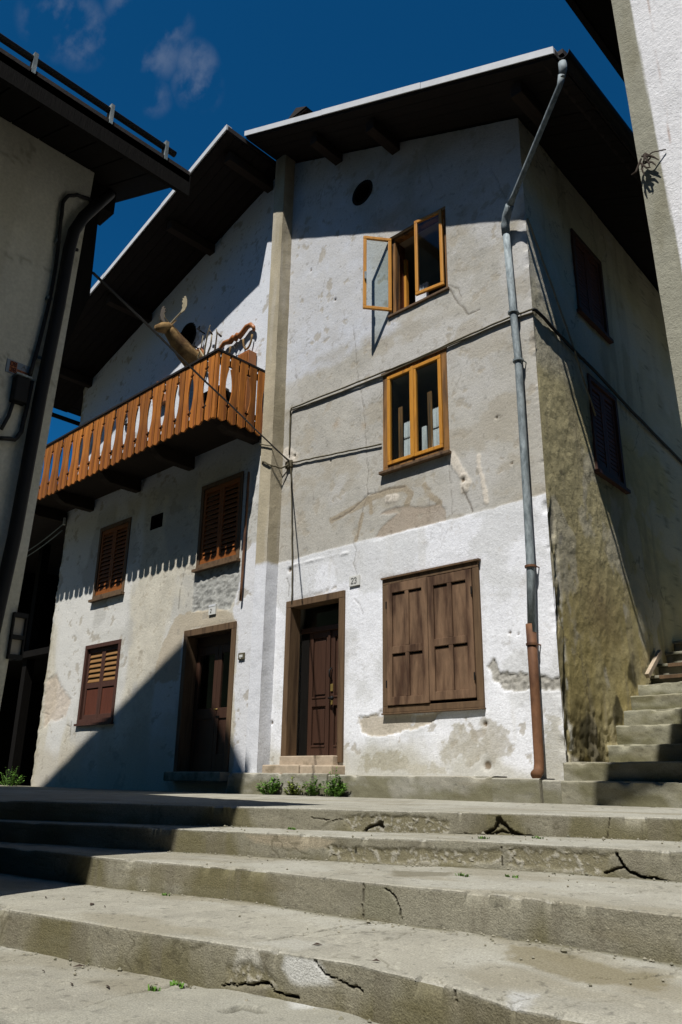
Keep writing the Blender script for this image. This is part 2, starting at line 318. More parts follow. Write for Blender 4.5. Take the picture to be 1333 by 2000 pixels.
def facade(x, z):
    n = fbm(x*0.9, z*0.9, 3); n2 = fbm(x*3.1, z*3.1, 7); n3 = fbm(x*11, z*11, 9, 3)
    wx = x+(fbm(x*2.2, z*2.2, 21)-0.5)*0.22+(n3-0.5)*0.05+(fbm(x*26, z*26, 13, 3)-0.5)*0.07; wz = z+(fbm(x*2.2, z*2.2, 33)-0.5)*0.22+(fbm(x*12, z*12, 5)-0.5)*0.05+(fbm(x*26, z*26, 15, 3)-0.5)*0.07
    d = (n2-0.5)*0.008+(n3-0.5)*0.002+(n-0.5)*0.02
    # ---- right half: grey lime plaster
    c = np.empty(x.shape+(3,)); c[:] = (0.445, 0.425, 0.375)
    n4 = fbm(x*6.3, z*6.3, 17, 4, 0.6); n5 = fbm(x*21, z*21, 19, 3, 0.6)
    grit = (0.80+0.22*n4+0.20*n5)[..., None]
    c = c*(0.86+0.28*n2)[..., None]*grit*1.02
    c = lerp(c, (0.525,0.51,0.475), sstep(n, 0.44, 0.60)*0.85)
    c = lerp(c, (0.40,0.36,0.285), sstep(fbm(x*1.7, z*2.6, 41)+0.25*(n4-0.5), 0.54, 0.68)*0.6); c = lerp(c, (0.33,0.30,0.25), sstep(n5*0.5+n4*0.5, 0.60, 0.72)*0.5)
    wash = sstep(wz, 5.98, 6.12)*sstep(-wx-0.35*(wz-6.0), 1.9, 2.2); c = lerp(c, (0.605,0.62,0.655), np.clip(wash*0.9*(0.5+0.8*n4), 0, 1))
    wash2 = sstep(wz+0.25*wx, 5.7, 6.3)*sstep(n2, 0.35, 0.6); c = lerp(c, (0.545,0.54,0.53), wash2*0.6)
    # damp band under the wash
    c = lerp(c, (0.40,0.375,0.32), np.exp(-((wz-5.82+0.1*x)/0.1)**2)*0.6*sstep(n2, 0.35, 0.6))
    # brown repair patch under the middle window and smears
    P1 = [(-2.612,3.008),(-2.447,3.191),(-2.204,3.304),(-2.502,3.363),(-2.410,3.401),(-2.115,3.385),(-1.733,3.268),(-1.503,3.263),(-1.411,3.139),(-1.400,3.015)]
    k = polymask(x*0.7+wx*0.3, z*0.7+wz*0.3, P1, 0.01)*(0.75+0.5*n2); k = np.clip(k, 0, 1); c = lerp(c, (0.39,0.325,0.255), k*0.9); d = d-0.006*k
    for pts, w in (([(-3.418,3.452),(-2.997,3.551),(-2.708,3.620)], 0.055), ([(-2.708,3.642),(-2.336,3.657),(-2.085,3.639),(-1.982,3.519),(-2.045,3.390)], 0.05), ([(-1.741,3.603),(-1.662,3.420),(-1.503,3.263)], 0.04), ([(-2.821,3.420),(-2.858,3.241),(-2.924,3.069)], 0.035), ([(-2.689,3.615),(-2.669,3.423)], 0.03)):
        k = sstep(-(pdist(wx*0.4+x*0.6, wz*0.4+z*0.6, pts)), -w*1.25, -w*0.75); c = lerp(c, (0.36,0.30,0.215), k*0.85)
    for pts, w in (([(-1.288,3.887),(-1.208,3.696),(-1.120,3.548),(-1.105,3.353)], 0.055), ([(-0.859,3.738),(-0.874,3.585),(-0.825,3.370),(-0.787,3.129)], 0.03), ([(-2.382,3.542),(-2.229,3.527)], 0.05), ([(-1.122,3.514),(-1.048,3.427),(-1.089,3.369)], 0.05), ([(-4.448,4.809),(-4.263,4.670)], 0.09)):
        k = sstep(-(pdist(wx*0.3+x*0.7, wz*0.3+z*0.7, pts)), -w*1.4, -w*0.8); c = lerp(c, (0.66,0.60,0.51), k*0.9); d = d+0.008*k*(0.4+n3)
    for (px, pz), r in (((-3.349,4.953), 0.06), ((-2.822,4.763), 0.05)): c = lerp(c, (0.42,0.34,0.25), np.exp(-(((wx-px)/r)**2+((wz-pz)/(1.3*r))**2))*0.8)
    # ---- whitewashed ground floor
    edge = 3.03+(fbm(x*1.5, z*0+1.0, 61)-0.5)*0.07+(n3-0.5)*0.02
    pw = sstep(edge-z, -0.015, 0.015)
    w = np.empty_like(c); w[:] = (0.83, 0.84, 0.87); w = w*(0.93+0.14*n2)[..., None]*(0.90+0.12*n4+0.08*n5)[..., None]
    run = sstep(fbm(x*7, z*0.8, 75), 0.55, 0.75)*sstep(fbm(x*1.3, z*1.3, 77), 0.42, 0.6); w = lerp(w, (0.60,0.58,0.52), run*0.35)
    w = lerp(w, (0.63,0.635,0.63), sstep(fbm(x*1.3, z*1.3, 71)+0.3*(n4-0.5), 0.48, 0.62)*0.7)
    low = sstep(-(z+(fbm(x*2.0, z*2.0, 81)-0.5)*1.1), -0.42, -0.02); w = lerp(w, (0.50,0.48,0.40), low*0.75)
    for (px, pz), rx, rz, cc in (((-2.483,0.133), 0.42, 0.13, (0.40,0.37,0.28)), ((-1.813,0.074), 0.3, 0.1, (0.52,0.49,0.40)), ((-1.261,0.294), 0.30, 0.2, (0.46,0.43,0.35)), ((-0.919,0.315), 0.22, 0.25, (0.46,0.43,0.36)), ((-0.118,0.174), 0.15, 0.4, (0.47,0.45,0.38))):
        q = ((wx-px)/rx)**2+((wz-pz)/rz)**2; w = lerp(w, np.array(cc)*0.95, sstep(-q-(n4-0.5)*2.6-(n5-0.5)*0.8, -1.05, -0.8)*(0.45+0.6*n5)); w = lerp(w, cc, np.exp(-q*0.8)*0.25)
    P2 = [(-2.871,0.697),(-2.481,0.743),(-2.032,0.675),(-1.533,0.712),(-1.724,0.591),(-2.035,0.513),(-2.482,0.435),(-2.825,0.506)]
    k = polymask(wx*0.5+x*0.5, wz*0.5+z*0.5, P2, 0.008); w = lerp(w, (0.50,0.44,0.345), k*0.9*sstep(n4, 0.25, 0.4)); d = d-0.014*k
    P3 = [(-0.892,1.179),(-0.798,1.269),(-0.760,1.111),(-0.511,1.080),(0.069,1.002),(0.068,0.860),(-0.335,0.876),(-0.685,0.909),(-0.845,1.033)]
    k = polymask(wx*0.6+x*0.4, wz*0.6+z*0.4, P3, 0.008); w = lerp(w, (0.42,0.40,0.35), k*0.95); d = d-0.014*k+0.012*k*(fbm(x*30, z*30, 91, 2)-0.5)*2
    w = w*(1-k*(sstep(fbm(x*28, z*28, 92, 2), 0.55, 0.7))*0.35)[..., None]
    c = c*(1-pw[..., None])+w*pw[..., None]; d = d+0.006*pw*(x > -4.55)
    # lumpy plaster ridge over the door
    k = np.exp(-(pdist(x, z, [(-4.402,2.938),(-3.798,2.933),(-3.086,2.916)])/0.02)**2)*sstep(n2, 0.3, 0.6); d = d+0.012*k; c = lerp(c, (0.8,0.8,0.8), k*0.5)
    k = np.exp(-(pdist(x, z, [(-3.936,2.401),(-3.623,2.400),(-3.323,2.457)])/0.035)**2)*sstep(n3, 0.3, 0.6); c = lerp(c, (0.55,0.51,0.44), k*0.8); d = d-0.012*k
    for (px, pz), r in (((-4.275,2.876), 0.035), ((-4.522,0.681), 0.025), ((-0.953,0.540), 0.03), ((-0.944,0.101), 0.05), ((-4.218,0.221), 0.02), ((-4.254,4.710), 0.025), ((-1.122,3.494), 0.03), ((-0.568,1.516), 0.015), ((-0.458,1.492), 0.012), ((-4.015,8.011), 0.02), ((-3.434,7.176), 0.02), ((-3.463,4.405), 0.012), ((-0.595,4.191),0.015), ((-0.419,3.528),0.012)):
        q = np.exp(-(((x-px)/r)**2+((z-pz)/r)**2)); c = lerp(c, (0.16,0.11,0.06), sstep(q, 0.3, 0.6)*0.85); d = d-0.03*q
    # ---- left half: older cream lime wash
    e = np.empty_like(c); e[:] = (0.565, 0.53, 0.44); e = e*(0.86+0.28*n2)[..., None]*grit*1.04
    e = lerp(e, (0.38,0.33,0.24), sstep(n5*0.4+n4*0.6, 0.58, 0.70)*0.55)
    e = lerp(e, (0.66,0.65,0.61), sstep(fbm(x*1.2, z*0.35, 101), 0.47, 0.62)*0.9)
    e = lerp(e, (0.47,0.46,0.42), sstep(fbm(x*1.5+3, z*1.1, 111), 0.55, 0.68)*0.7)
    e = lerp(e, (0.69,0.71,0.745), sstep(wz, 4.9, 5.4)); 
    lb = sstep(-(z+(fbm(x*1.6, z*1.6, 121)-0.5)*1.2), -0.9, -0.2); e = lerp(e, (0.50,0.45,0.35), lb*0.75)
    P4 = [(-6.690,3.135),(-6.534,3.270),(-5.450,3.254),(-5.458,2.769),(-5.660,2.468),(-6.030,2.492),(-6.617,2.553)]
    k = polymask(wx*0.4+x*0.6, wz*0.4+z*0.6, P4, 0.01); e = lerp(e, (0.40,0.40,0.37), k*0.95); e = e*(1-k*sstep(fbm(x*16, z*16, 131, 3), 0.52, 0.66)*0.35)[..., None]; d = d+k*(fbm(x*20, z*20, 133, 3)-0.5)*0.03-0.01*k
    P5 = [(-7.094,2.527),(-6.588,2.549),(-5.569,2.455),(-5.408,2.208),(-6.805,2.231),(-6.942,1.440),(-7.620,1.488),(-7.450,2.171)]
    k = polymask(wx, wz, P5, 0.015); e = lerp(e, (0.47,0.405,0.30), k*0.85)
    P6 = [(-5.569,2.455),(-5.429,3.014),(-5.344,3.507),(-4.6,3.35),(-4.6,-0.2),(-5.35,-0.2),(-5.42,2.2)]
    k = polymask(wx*0.5+x*0.5, wz*0.5+z*0.5, P6, 0.012); e = lerp(e, (0.72,0.725,0.74), k*0.95)
    k = polymask(wx, wz, [(-10.130,2.308),(-9.804,2.572),(-8.699,2.512),(-8.656,1.836),(-8.684,0.938),(-10.037,0.714),(-10.205,1.001)], 0.05); e = lerp(e, (0.56,0.55,0.50), k*0.7)
    k = polymask(wx, wz, [(-11.546,1.769),(-11.135,1.841),(-10.401,1.394),(-10.504,1.013),(-11.392,0.852)], 0.05); e = lerp(e, (0.55,0.44,0.33), k*0.6); d = d-0.02*k*n3
    k = np.exp(-((x+11.6)/0.12)**2)*sstep(n3, 0.4, 0.6); e = lerp(e, (0.42,0.38,0.28), k); 
    left = (x < -4.6).astype(float); c = c*(1-left[..., None])+e*left[..., None]
    hair = sstep(-np.abs(fbm(x*1.5, z*1.5, 181, 5, 0.55)-0.5), -0.009, -0.002)*sstep(fbm(x*0.8, z*0.8, 183), 0.46, 0.6); c = lerp(c, (0.17,0.145,0.11), hair*0.42*(1-0.5*pw))
    speck = sstep(vnoise(x*24+z*7, z*24-x*7, 191), 0.87, 0.97); c = c*(1-0.28*speck*(1-0.5*pw))[..., None]
    chipm = sstep(fbm(x*4.5, z*4.5, 193, 5, 0.6), 0.685, 0.70)*(1-0.75*pw*(x > -4.55)*sstep(z, 0.5, 0.8)); c = lerp(c, (0.40,0.36,0.29), chipm*0.7); d = d-0.003*chipm
    for pts, wd, am in CR+CRL:
        jx = (fbm(x*6, z*6, 141)-0.5)*0.05; jz = (fbm(x*6, z*6, 151)-0.5)*0.05
        k = sstep(-pdist(x+jx, z+jz, pts), -wd*1.7, -wd*0.5); c = lerp(c, (0.12,0.10,0.075), k*am*0.85); d = d-0.006*k
    # crumbling outer corners
    k = np.exp(-(x/0.05)**2)*sstep(fbm(z*4, z*0, 161), 0.45, 0.7); d = d-0.03*k
    k2 = np.exp(-((x+11.63)/0.05)**2); d = d-0.05*k2*fbm(z*7, z*0, 171)
    return d, c
marks_x = [q for o in OPEN.values() for q in o[:2]]; marks_z = [q for o in OPEN.values() for q in o[2:]]
xs = np.concatenate([axis(-11.63, -4.65, 0.032, marks_x)[:-1], axis(-4.65, 0.0, 0.0165, marks_x)])
zs = np.concatenate([axis(-0.6, 3.4, 0.0165, marks_z)[:-1], axis(3.4, 7.9, 0.0165, marks_z)[:-1], axis(7.9, 10.75, 0.03, marks_z)])
gx, gz = np.meshgrid(xs, zs)
dd, cc = facade(gx, gz)
gzc = np.minimum(gz, roof_top(gx)-TH)
nearo = np.zeros(gx.shape)                                        # keep plaster flush at the frames
for (a, b, c0, d0) in OPEN.values():
    ox = np.maximum(np.maximum(a-gx, gx-b), 0); oz = np.maximum(np.maximum(c0-gz, gz-d0), 0); nearo = np.maximum(nearo, 1-sstep(np.hypot(ox, oz), 0.0, 0.06))
dd = dd*(1-nearo)
cxm = (gx[:-1,:-1]+gx[1:,1:])/2; czm = (gz[:-1,:-1]+gz[1:,1:])/2
keep = gzc[1:,:-1]-gzc[:-1,:-1] > 1e-5
keep |= gzc[1:,1:]-gzc[:-1,1:] > 1e-5
for (a, b, c0, d0) in OPEN.values(): keep &= ~((cxm > a) & (cxm < b) & (czm > c0) & (czm < d0))
for (a, b, r) in VENT: keep &= (cxm-a)**2+(czm-b)**2 > r*r
grid_mesh('front_wall', np.stack([gx, -dd, gzc], -1), cc, keep, M['plaster'], HOUSE)
# reveals of the openings
for k, (a, b, c0, d0) in OPEN.items():
    mb = MB(); D = 0.34
    mb.add([(a,0.012,c0),(a,0.012,d0),(a,D,d0),(a,D,c0)], [(0,1,2,3)]); mb.add([(b,0.012,c0),(b,D,c0),(b,D,d0),(b,0.012,d0)], [(0,1,2,3)])
    mb.add([(a,0.012,d0),(b,0.012,d0),(b,D,d0),(a,D,d0)], [(0,1,2,3)]); mb.add([(a,0.012,c0),(a,D,c0),(b,D,c0),(b,0.012,c0)], [(0,1,2,3)])
    if k == 'hatch': mb.add([(a,D-0.1,c0),(b,D-0.1,c0),(b,D-0.1,d0),(a,D-0.1,d0)], [(0,1,2,3)])
    mb.build('reveal', M['blackwood'] if k == 'hatch' else M['inside'], HOUSE)  # hatch reveal coloured black for the shade inside it
for (a, b, r) in VENT:
    mb = MB(); n = 40; ri = r-0.03
    rr = [(r+0.025, -0.004), (ri, -0.008), (ri, 0.45), (0.001, 0.45)]
    vs = [(a+q*math.cos(2*math.pi*i/n), y, b+q*math.sin(2*math.pi*i/n)) for q, y in rr for i in range(n)]
    mb.add(vs, [(j*n+i, j*n+(i+1) % n, (j+1)*n+(i+1) % n, (j+1)*n+i) for j in range(3) for i in range(n)])
    vo = mb.build('round_vent', M['blackwood'], HOUSE)  # black tube and back disc paint the dark depth of the hole
# ---- pilaster between the two halves
def strip(name, o, u, v, lu, lv, func, su, sv, parent, matn='plaster'):
    us = np.linspace(0, lu, max(2, int(lu/su)+1)); vs = np.linspace(0, lv, max(2, int(lv/sv)+1)); gu, gv = np.meshgrid(us, vs)
    d, c = func(gu, gv); u = np.array(u, float); v = np.array(v, float); nrm = np.cross(u, v)
    P = np.array(o, float)+gu[..., None]*u+gv[..., None]*v+d[..., None]*nrm
    return grid_mesh(name, P, c, np.ones((len(vs)-1, len(us)-1), bool), M[matn], parent)
PX0, PX1, PN = -4.79, -4.53, 0.235
def pil(face):
    def f(u, z):
        z = z-0.1; s = face*7
        c = np.empty(u.shape+(3,)); c[:] = (0.44, 0.385, 0.275); n2 = fbm(u*3+s, z*2.0, 201+s); c = c*(0.8+0.4*n2)[..., None]
        c = lerp(c, (0.33,0.285,0.19), sstep(fbm(u*2+s, z*1.1, 205+s), 0.55, 0.7)*0.7)
        c = lerp(c, (0.52,0.48,0.40), sstep(fbm(u*5+s, z*0.6, 209+s), 0.55, 0.7)*0.5)
        pw = sstep(3.0+(fbm(u*5, z*0+2, 211)-0.5)*0.1-z, -0.03, 0.03); c = c*(1-pw[..., None])+(np.array((0.70,0.71,0.735))*(0.9+0.2*n2)[..., None])*pw[..., None]
        edge = (fbm(u*9, z*6, 215+s)-0.5)*0.012
        return edge, c
    return f
ztp = float(roof_top(-4.66))-TH+0.02
pz = ztp+0.1
PIL = empty('pilaster', (-4.66, -0.12, 0.0)); attach(PIL, HOUSE)
strip('pilaster_front', (PX0,-PN,-0.1), (1,0,0), (0,0,1), PX1-PX0, pz, pil(1), 0.03, 0.03, PIL)
strip('pilaster_side', (PX1,-PN,-0.1), (0,1,0), (0,0,1), PN+0.03, pz, pil(2), 0.03, 0.03, PIL)
strip('pilaster_side', (PX0,0.03,-0.1), (0,-1,0), (0,0,1), PN+0.03, pz, pil(3), 0.03, 0.03, PIL)
# ---- side wall up the stair lane (runs 2.9 degrees off square)
SD = np.array((-math.sin(math.radians(2.9)), math.cos(math.radians(2.9)), 0.0)); SN = np.array((SD[1], -SD[0], 0.0))
def SP(y, z, o=0.0): p = SD*y+SN*o; return (float(p[0]), float(p[1]), z)
SOPEN = [(1.50, 2.46, 3.80, 5.22), (1.42, 2.45, 6.18, 7.55)]
def sidef(y, z):
    n2 = fbm(y*2.5, z*2.5, 301); n3 = fbm(y*10, z*10, 303, 3); wy = y+(fbm(y*2, z*2, 311)-0.5)*0.4; wz = z+(fbm(y*2, z*2, 313)-0.5)*0.4
    c = np.empty(y.shape+(3,)); c[:] = (0.60,0.525,0.30); c = c*(0.72+0.3*n2+0.26*n3)[..., None]
    c = lerp(c, (0.60,0.57,0.48), sstep(wz, 4.6, 5.0)*0.6)
    c = lerp(c, (0.46,0.365,0.13), sstep(-wz, -3.4, -1.2)*0.75*sstep(fbm(y*0.9, z*0.7, 321), 0.3, 0.6))
    c = lerp(c, (0.10,0.085,0.045), sstep(-(wz+0.25*wy), -1.25, -0.35)*sstep(fbm(y*4, z*2, 331), 0.35, 0.6)*0.9)
    c = lerp(c, (0.30,0.22,0.12), np.exp(-(((wy-1.3)/0.5)**2+((wz-1.9)/0.4)**2))*0.6)
    for (py, pz2), r in (((2.051,1.306), 0.22), ((0.591,0.403), 0.3), ((1.431,0.732), 0.2), ((0.314,2.534), 0.12)):
        c = lerp(c, (0.045,0.04,0.022), sstep(np.exp(-(((wy-py)/r)**2+((wz-pz2)/r)**2))+(n3-0.5)*0.6, 0.35, 0.75)*0.85)
    q = np.exp(-((y-0.10)/0.11)**2)*sstep(-z, -3.2, -2.6)*sstep(fbm(y*9, z*3.5, 341), 0.38, 0.58); c = lerp(c, (0.07,0.065,0.03), q*0.95)
    q2 = np.exp(-((y-0.16)/0.05)**2)*sstep(-z, -2.5, -2.1)*sstep(fbm(y*14, z*7, 351), 0.48, 0.62); c = lerp(c, (0.62,0.60,0.52), q2)
    d = (n2-0.5)*0.018+(n3-0.5)*0.010-0.025*q
    run = sstep(fbm(y*6, z*0.7, 361), 0.52, 0.72); c = lerp(c, (0.33,0.29,0.2), run*0.45); c = lerp(c, (0.66,0.62,0.52), sstep(fbm(y*1.4, z*1.2, 363, 5), 0.58, 0.64)*0.5)
    hair = sstep(-np.abs(fbm(y*1.3, z*1.3, 365, 5)-0.5), -0.010, -0.003); c = lerp(c, (0.14,0.12,0.08), hair*0.5)
    lowr = sstep(-wz, -0.9, -0.2); d = d+lowr*(n3-0.5)*0.05
    return d*sstep(y, 0.0, 0.05), c
ys = np.concatenate([axis(0.0, 3.6, 0.02, [k for o in SOPEN for k in o[:2]])[:-1], axis(3.6, 9.0, 0.15, [])]); zz = axis(-0.6, 8.5, 0.02, [k for o in SOPEN for k in o[2:]])
gy, gz2 = np.meshgrid(ys, zz); d2, c2 = sidef(gy, gz2)
P = gy[..., None]*SD+d2[..., None]*SN; P[..., 2] = gz2
P[..., 2] = np.minimum(P[..., 2], roof_top(P[..., 0])-TH)
cy = (gy[:-1,:-1]+gy[1:,1:])/2; cz = (gz2[:-1,:-1]+gz2[1:,1:])/2; kp = np.ones(cy.shape, bool)
for (a, b, c0, d0) in SOPEN: kp &= ~((cy > a) & (cy < b) & (cz > c0) & (cz < d0))
grid_mesh('side_wall', P, c2, kp, M['plaster'], HOUSE)
for (a, b, c0, d0) in SOPEN:
    def pq(y, z, o): return SP(y, z, o)
    mb = MB()
    for (y0, z0, y1, z1) in ((a,c0,a,d0),(b,c0,b,d0),(a,d0,b,d0),(a,c0,b,c0)):
        mb.add([SP(y0,z0,0), SP(y1,z1,0), SP(y1,z1,-0.3), SP(y0,z0,-0.3)], [(0,1,2,3)])
    mb.build('reveal', M['inside'], HOUSE)
    w = MB()
    def sbox(mb, y0, y1, z0, z1, o0, o1):
        mb.add([SP(y0,z0,o0),SP(y1,z0,o0),SP(y1,z1,o0),SP(y0,z1,o0),SP(y0,z0,o1),SP(y1,z0,o1),SP(y1,z1,o1),SP(y0,z1,o1)], [(0,1,2,3),(4,7,6,5),(0,4,5,1),(1,5,6,2),(2,6,7,3),(3,7,4,0)])
    for (y0,y1,z0,z1) in ((a,b,c0,c0+0.07),(a,b,d0-0.07,d0),(a,a+0.07,c0+0.07,d0-0.07),(b-0.07,b,c0+0.07,d0-0.07)): sbox(w, y0, y1, z0, z1, -0.10, 0.03)
    wn_ = w.build('window', M['redframe'], HOUSE)
    mid = (a+b)/2
    for (y0, y1) in ((a+0.075, mid-0.004), (mid+0.004, b-0.075)):
        sh = MB(); 
        for (q0,q1,z0,z1) in ((y0,y1,c0+0.075,c0+0.16),(y0,y1,d0-0.16,d0-0.075),(y0,y0+0.07,c0+0.16,d0-0.16),(y1-0.07,y1,c0+0.16,d0-0.16)): sbox(sh, q0, q1, z0, z1, -0.04, 0.0)
        nsl = 16
        for i in range(nsl):
            z0 = c0+0.165+(d0-c0-0.34)*i/nsl; sbox(sh, y0+0.07, y1-0.07, z0, z0+0.05, -0.035, -0.008)
        sh.build('shutter', M['redwood'], wn_)
    s_ = MB(); sbox(s_, a-0.04, b+0.04, c0-0.05, c0-0.003, -0.1, 0.07); s_.build('sill', M['redframe'], wn_)
# other outer walls and floors, closing the house
B = SP(9.0, 0); mb = MB()
mb.add([(-11.63,0.03,-0.6),(-11.63,9.0,-0.6),(-11.63,9.0,8.45),(-11.63,0.03,8.45)], [(0,1,2,3)])
mb.add([(-11.63,9.0,-0.6),(B[0],B[1],-0.6),(B[0],B[1],8.6),(-4.92,9.0,10.55),(-11.63,9.0,8.45)], [(0,1,2,3,4)]); mb.build('outer_wall', M['cream'], HOUSE)
mb = MB()
for z in (-0.02, 2.85, 5.75, 8.35): mb.box(-11.5, -0.7, 0.36, 8.8, z-0.12, z)
mb.box(-4.75, -4.55, 0.36, 8.8, 0, 8.2); mb.box(-11.5, -0.6, 4.2, 4.3, 0, 8.2)
mb.build('interior', M['inside'], HOUSE)
# ---- roof
EXR, EXL, YB = 1.01, -12.6, 9.6
RO = empty('roof', (RX, 4.0, 10.5)); attach(RO, HOUSE)
def slab(x0, x1, y0, y1, t0, t1, name, mt, parent):
    za, zb = float(roof_top(x0+1e-4)), float(roof_top(x1-1e-4))
    return MB().add([(x0,y0,za-t1),(x1,y0,zb-t1),(x1,y1,zb-t1),(x0,y1,za-t1),(x0,y0,za-t0),(x1,y0,zb-t0),(x1,y1,zb-t0),(x0,y1,za-t0)],
      [(0,3,2,1),(4,5,6,7),(0,1,5,4),(1,2,6,5),(2,3,7,6),(3,0,4,7)]).build(name, mt, parent)
NR, NL = 0.88, 1.27
slab(RX, EXR, -NR+0.02, YB, 0.0, 0.09, 'roof_slope', M['tile'], RO); slab(EXL, RX, -NL+0.02, YB, 0.0, 0.09, 'roof_slope', M['tile'], RO)
# boards of the soffit, each its own piece
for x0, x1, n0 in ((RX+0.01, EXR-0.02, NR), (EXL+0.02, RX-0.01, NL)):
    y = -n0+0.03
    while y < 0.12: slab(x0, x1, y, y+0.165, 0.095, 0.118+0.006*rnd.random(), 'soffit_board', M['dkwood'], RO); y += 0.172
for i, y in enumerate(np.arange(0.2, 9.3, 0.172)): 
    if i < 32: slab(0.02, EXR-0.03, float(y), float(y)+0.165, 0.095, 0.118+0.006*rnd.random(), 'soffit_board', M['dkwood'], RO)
slab(-0.6, 0.02, 0.1, YB, 0.095, 0.115, 'roof_lining', M['dkwood'], RO); slab(-11.7, -0.6, 0.14, YB, 0.095, 0.115, 'roof_lining', M['dkwood'], RO) if False else None
for x in (-11.3, -9.0, -6.9, -5.2, -3.4, -2.15, 0.35):
    n0 = NR if x > RX else NL; zt = float(roof_top(x))-0.125-(0.04 if x < RX else 0.05)
    MB().box(x-0.08, x+0.08, -n0+0.22+0.05*rnd.random(), 0.05, zt-0.19, zt).build('purlin', M['dkwood2'], RO, bevel=0.01)
# pale metal flashing along the verges, in lengths
def verge(x0, x1, n0, name='verge_flashing'):
    L_ = abs(x1-x0); k = max(1, int(round(L_/1.9)))
    for i in range(k):
        a = x0+(x1-x0)*i/k; b = x0+(x1-x0)*(i+1)/k-0.006; za, zb = float(roof_top(a+1e-4)), float(roof_top(b-1e-4)); dz = 0.004*(i % 2)
        MB().add([(a,-n0-0.012-dz,za-0.085),(b,-n0-0.012-dz,zb-0.085),(b,-n0+0.10,zb+0.02+dz),(a,-n0+0.10,za+0.02+dz),(a,-n0-0.012-dz,za+0.02+dz),(b,-n0-0.012-dz,zb+0.02+dz),(a,-n0+0.0,za-0.085),(b,-n0+0.0,zb-0.085),(a,-n0+0.10,za+0.005),(b,-n0+0.10,zb+0.005)],
          [(0,1,5,4),(4,5,2,3),(0,4,3,8,6),(1,7,9,2,5),(6,7,1,0),(8,9,7,6),(3,2,9,8)]).build(name, M['flash'], RO)
verge(RX+0.0, EXR, NR); verge(EXL, RX-0.0, NL)
# eave tiles: a ragged row of tile ends along both side eaves
def eave_tiles(x, sgn):
    mb = MB(); y = (-NR if sgn > 0 else -NL)+0.1
    while y < YB-0.2:
        wd = 0.19+0.02*rnd.random(); dx = 0.05+0.05*rnd.random(); z = float(roof_top(x))+0.01
        p = [(y,z-0.045),(y+wd*0.5,z-0.06),(y+wd*0.93,z-0.045),(y+wd*0.93,z+0.02),(y+wd*0.5,z+0.045+0.02*rnd.random()),(y,z+0.02)]
        xa, xb = sorted((x-sgn*0.2, x+sgn*dx)); mb.prism(p, xa, xb, 'x'); y += wd
    o = mb.build('eave_tiles', M['tile'], RO); o['kind'] = 'stuff'
eave_tiles(EXR, 1); eave_tiles(EXL, -1)
zt = float(roof_top(EXR))
def gutter(x, z, y0, y1, r, name, mt, parent):
    mb = MB(); n = 9
    for rr, s in ((r, 0), (r-0.008, 0)): 
        for y in (y0, y1):
            for i in range(n): a = math.pi+math.pi*i/(n-1); mb.v.append((x+rr*math.cos(a), y, z+rr*math.sin(a)))
    for i in range(n-1): mb.f += [(i, i+1, n+i+1, n+i), (2*n+i, 3*n+i, 3*n+i+1, 2*n+i+1), (i, 2*n+i, 2*n+i+1, i+1), (n+i, n+i+1, 3*n+i+1, 3*n+i)]
    mb.f += [(0, n, 3*n, 2*n), (n-1, 3*n-1, 4*n-1, 2*n-1)]
    return mb.build(name, mt, parent)
gutter(EXR+0.09, zt-0.10, -NR+0.05, 9.3, 0.075, 'gutter', M['blackmetal'], RO)
gutter(EXL-0.09, float(roof_top(EXL))-0.22, -NL+0.1, 9.3, 0.075, 'gutter', M['blackmetal'], RO)
ch = MB().box(-4.72, -4.30, 0.02, 0.44, 10.2, 11.52).build('chimney', M['brick'], RO)
cp = MB().box(-4.77, -4.25, -0.03, 0.49, 11.62, 11.66)
for q in ((-4.71,0.03),(-4.37,0.03),(-4.71,0.37),(-4.37,0.37)): cp.box(q[0],q[0]+0.06,q[1],q[1]+0.06,11.52,11.62)
cp.prism([(-4.79,11.66),(-4.23,11.66),(-4.51,11.82)], -0.05, 0.51); cp.build('chimney_cap', M['tile'], RO)

# ---- windows of the right half
def pane(x0, x1, z0, z1, y, parent): return MB().box(x0, x1, y, y+0.006, z0, z1).build('pane', M['glass'], parent)
def sash(x0, x1, z0, z1, y0, y1, parent, mt='honey', w=0.052, handle=False):
    s = MB().ring(x0, x1, z0, z1, w, y0, y1).build('sash', M[mt], parent, bevel=0.006); return s
# middle window: weathered outer frame, two closed honey casements
a, b, c0, d0 = OPEN['win2']
W2 = MB().ring(a, b, c0, d0, 0.085, -0.012, 0.12, wb=0.06, wt=0.05).build('window', M['honey_old'], HOUSE, bevel=0.004)
MB().box(a-0.03, b+0.03, -0.075, 0.02, c0-0.045, c0-0.003).build('sill', M['brown_frame'], W2, bevel=0.006)
MB().box(a-0.015, b+0.015, -0.035, 0.01, d0+0.002, d0+0.03).build('drip_board', M['brown_frame'], W2)
xm = (a+b)/2-0.01
for x0, x1 in ((a+0.09, xm-0.004), (xm+0.004, b-0.09)):
    sash(x0, x1, c0+0.075, d0-0.055, -0.03, 0.02, W2); pane(x0+0.052, x1-0.052, c0+0.127, d0-0.107, -0.005, W2)
MB().box(xm-0.022, xm+0.022, -0.043, -0.031, c0+0.075, d0-0.055).build('meeting_bar', M['honey'], W2, bevel=0.005)
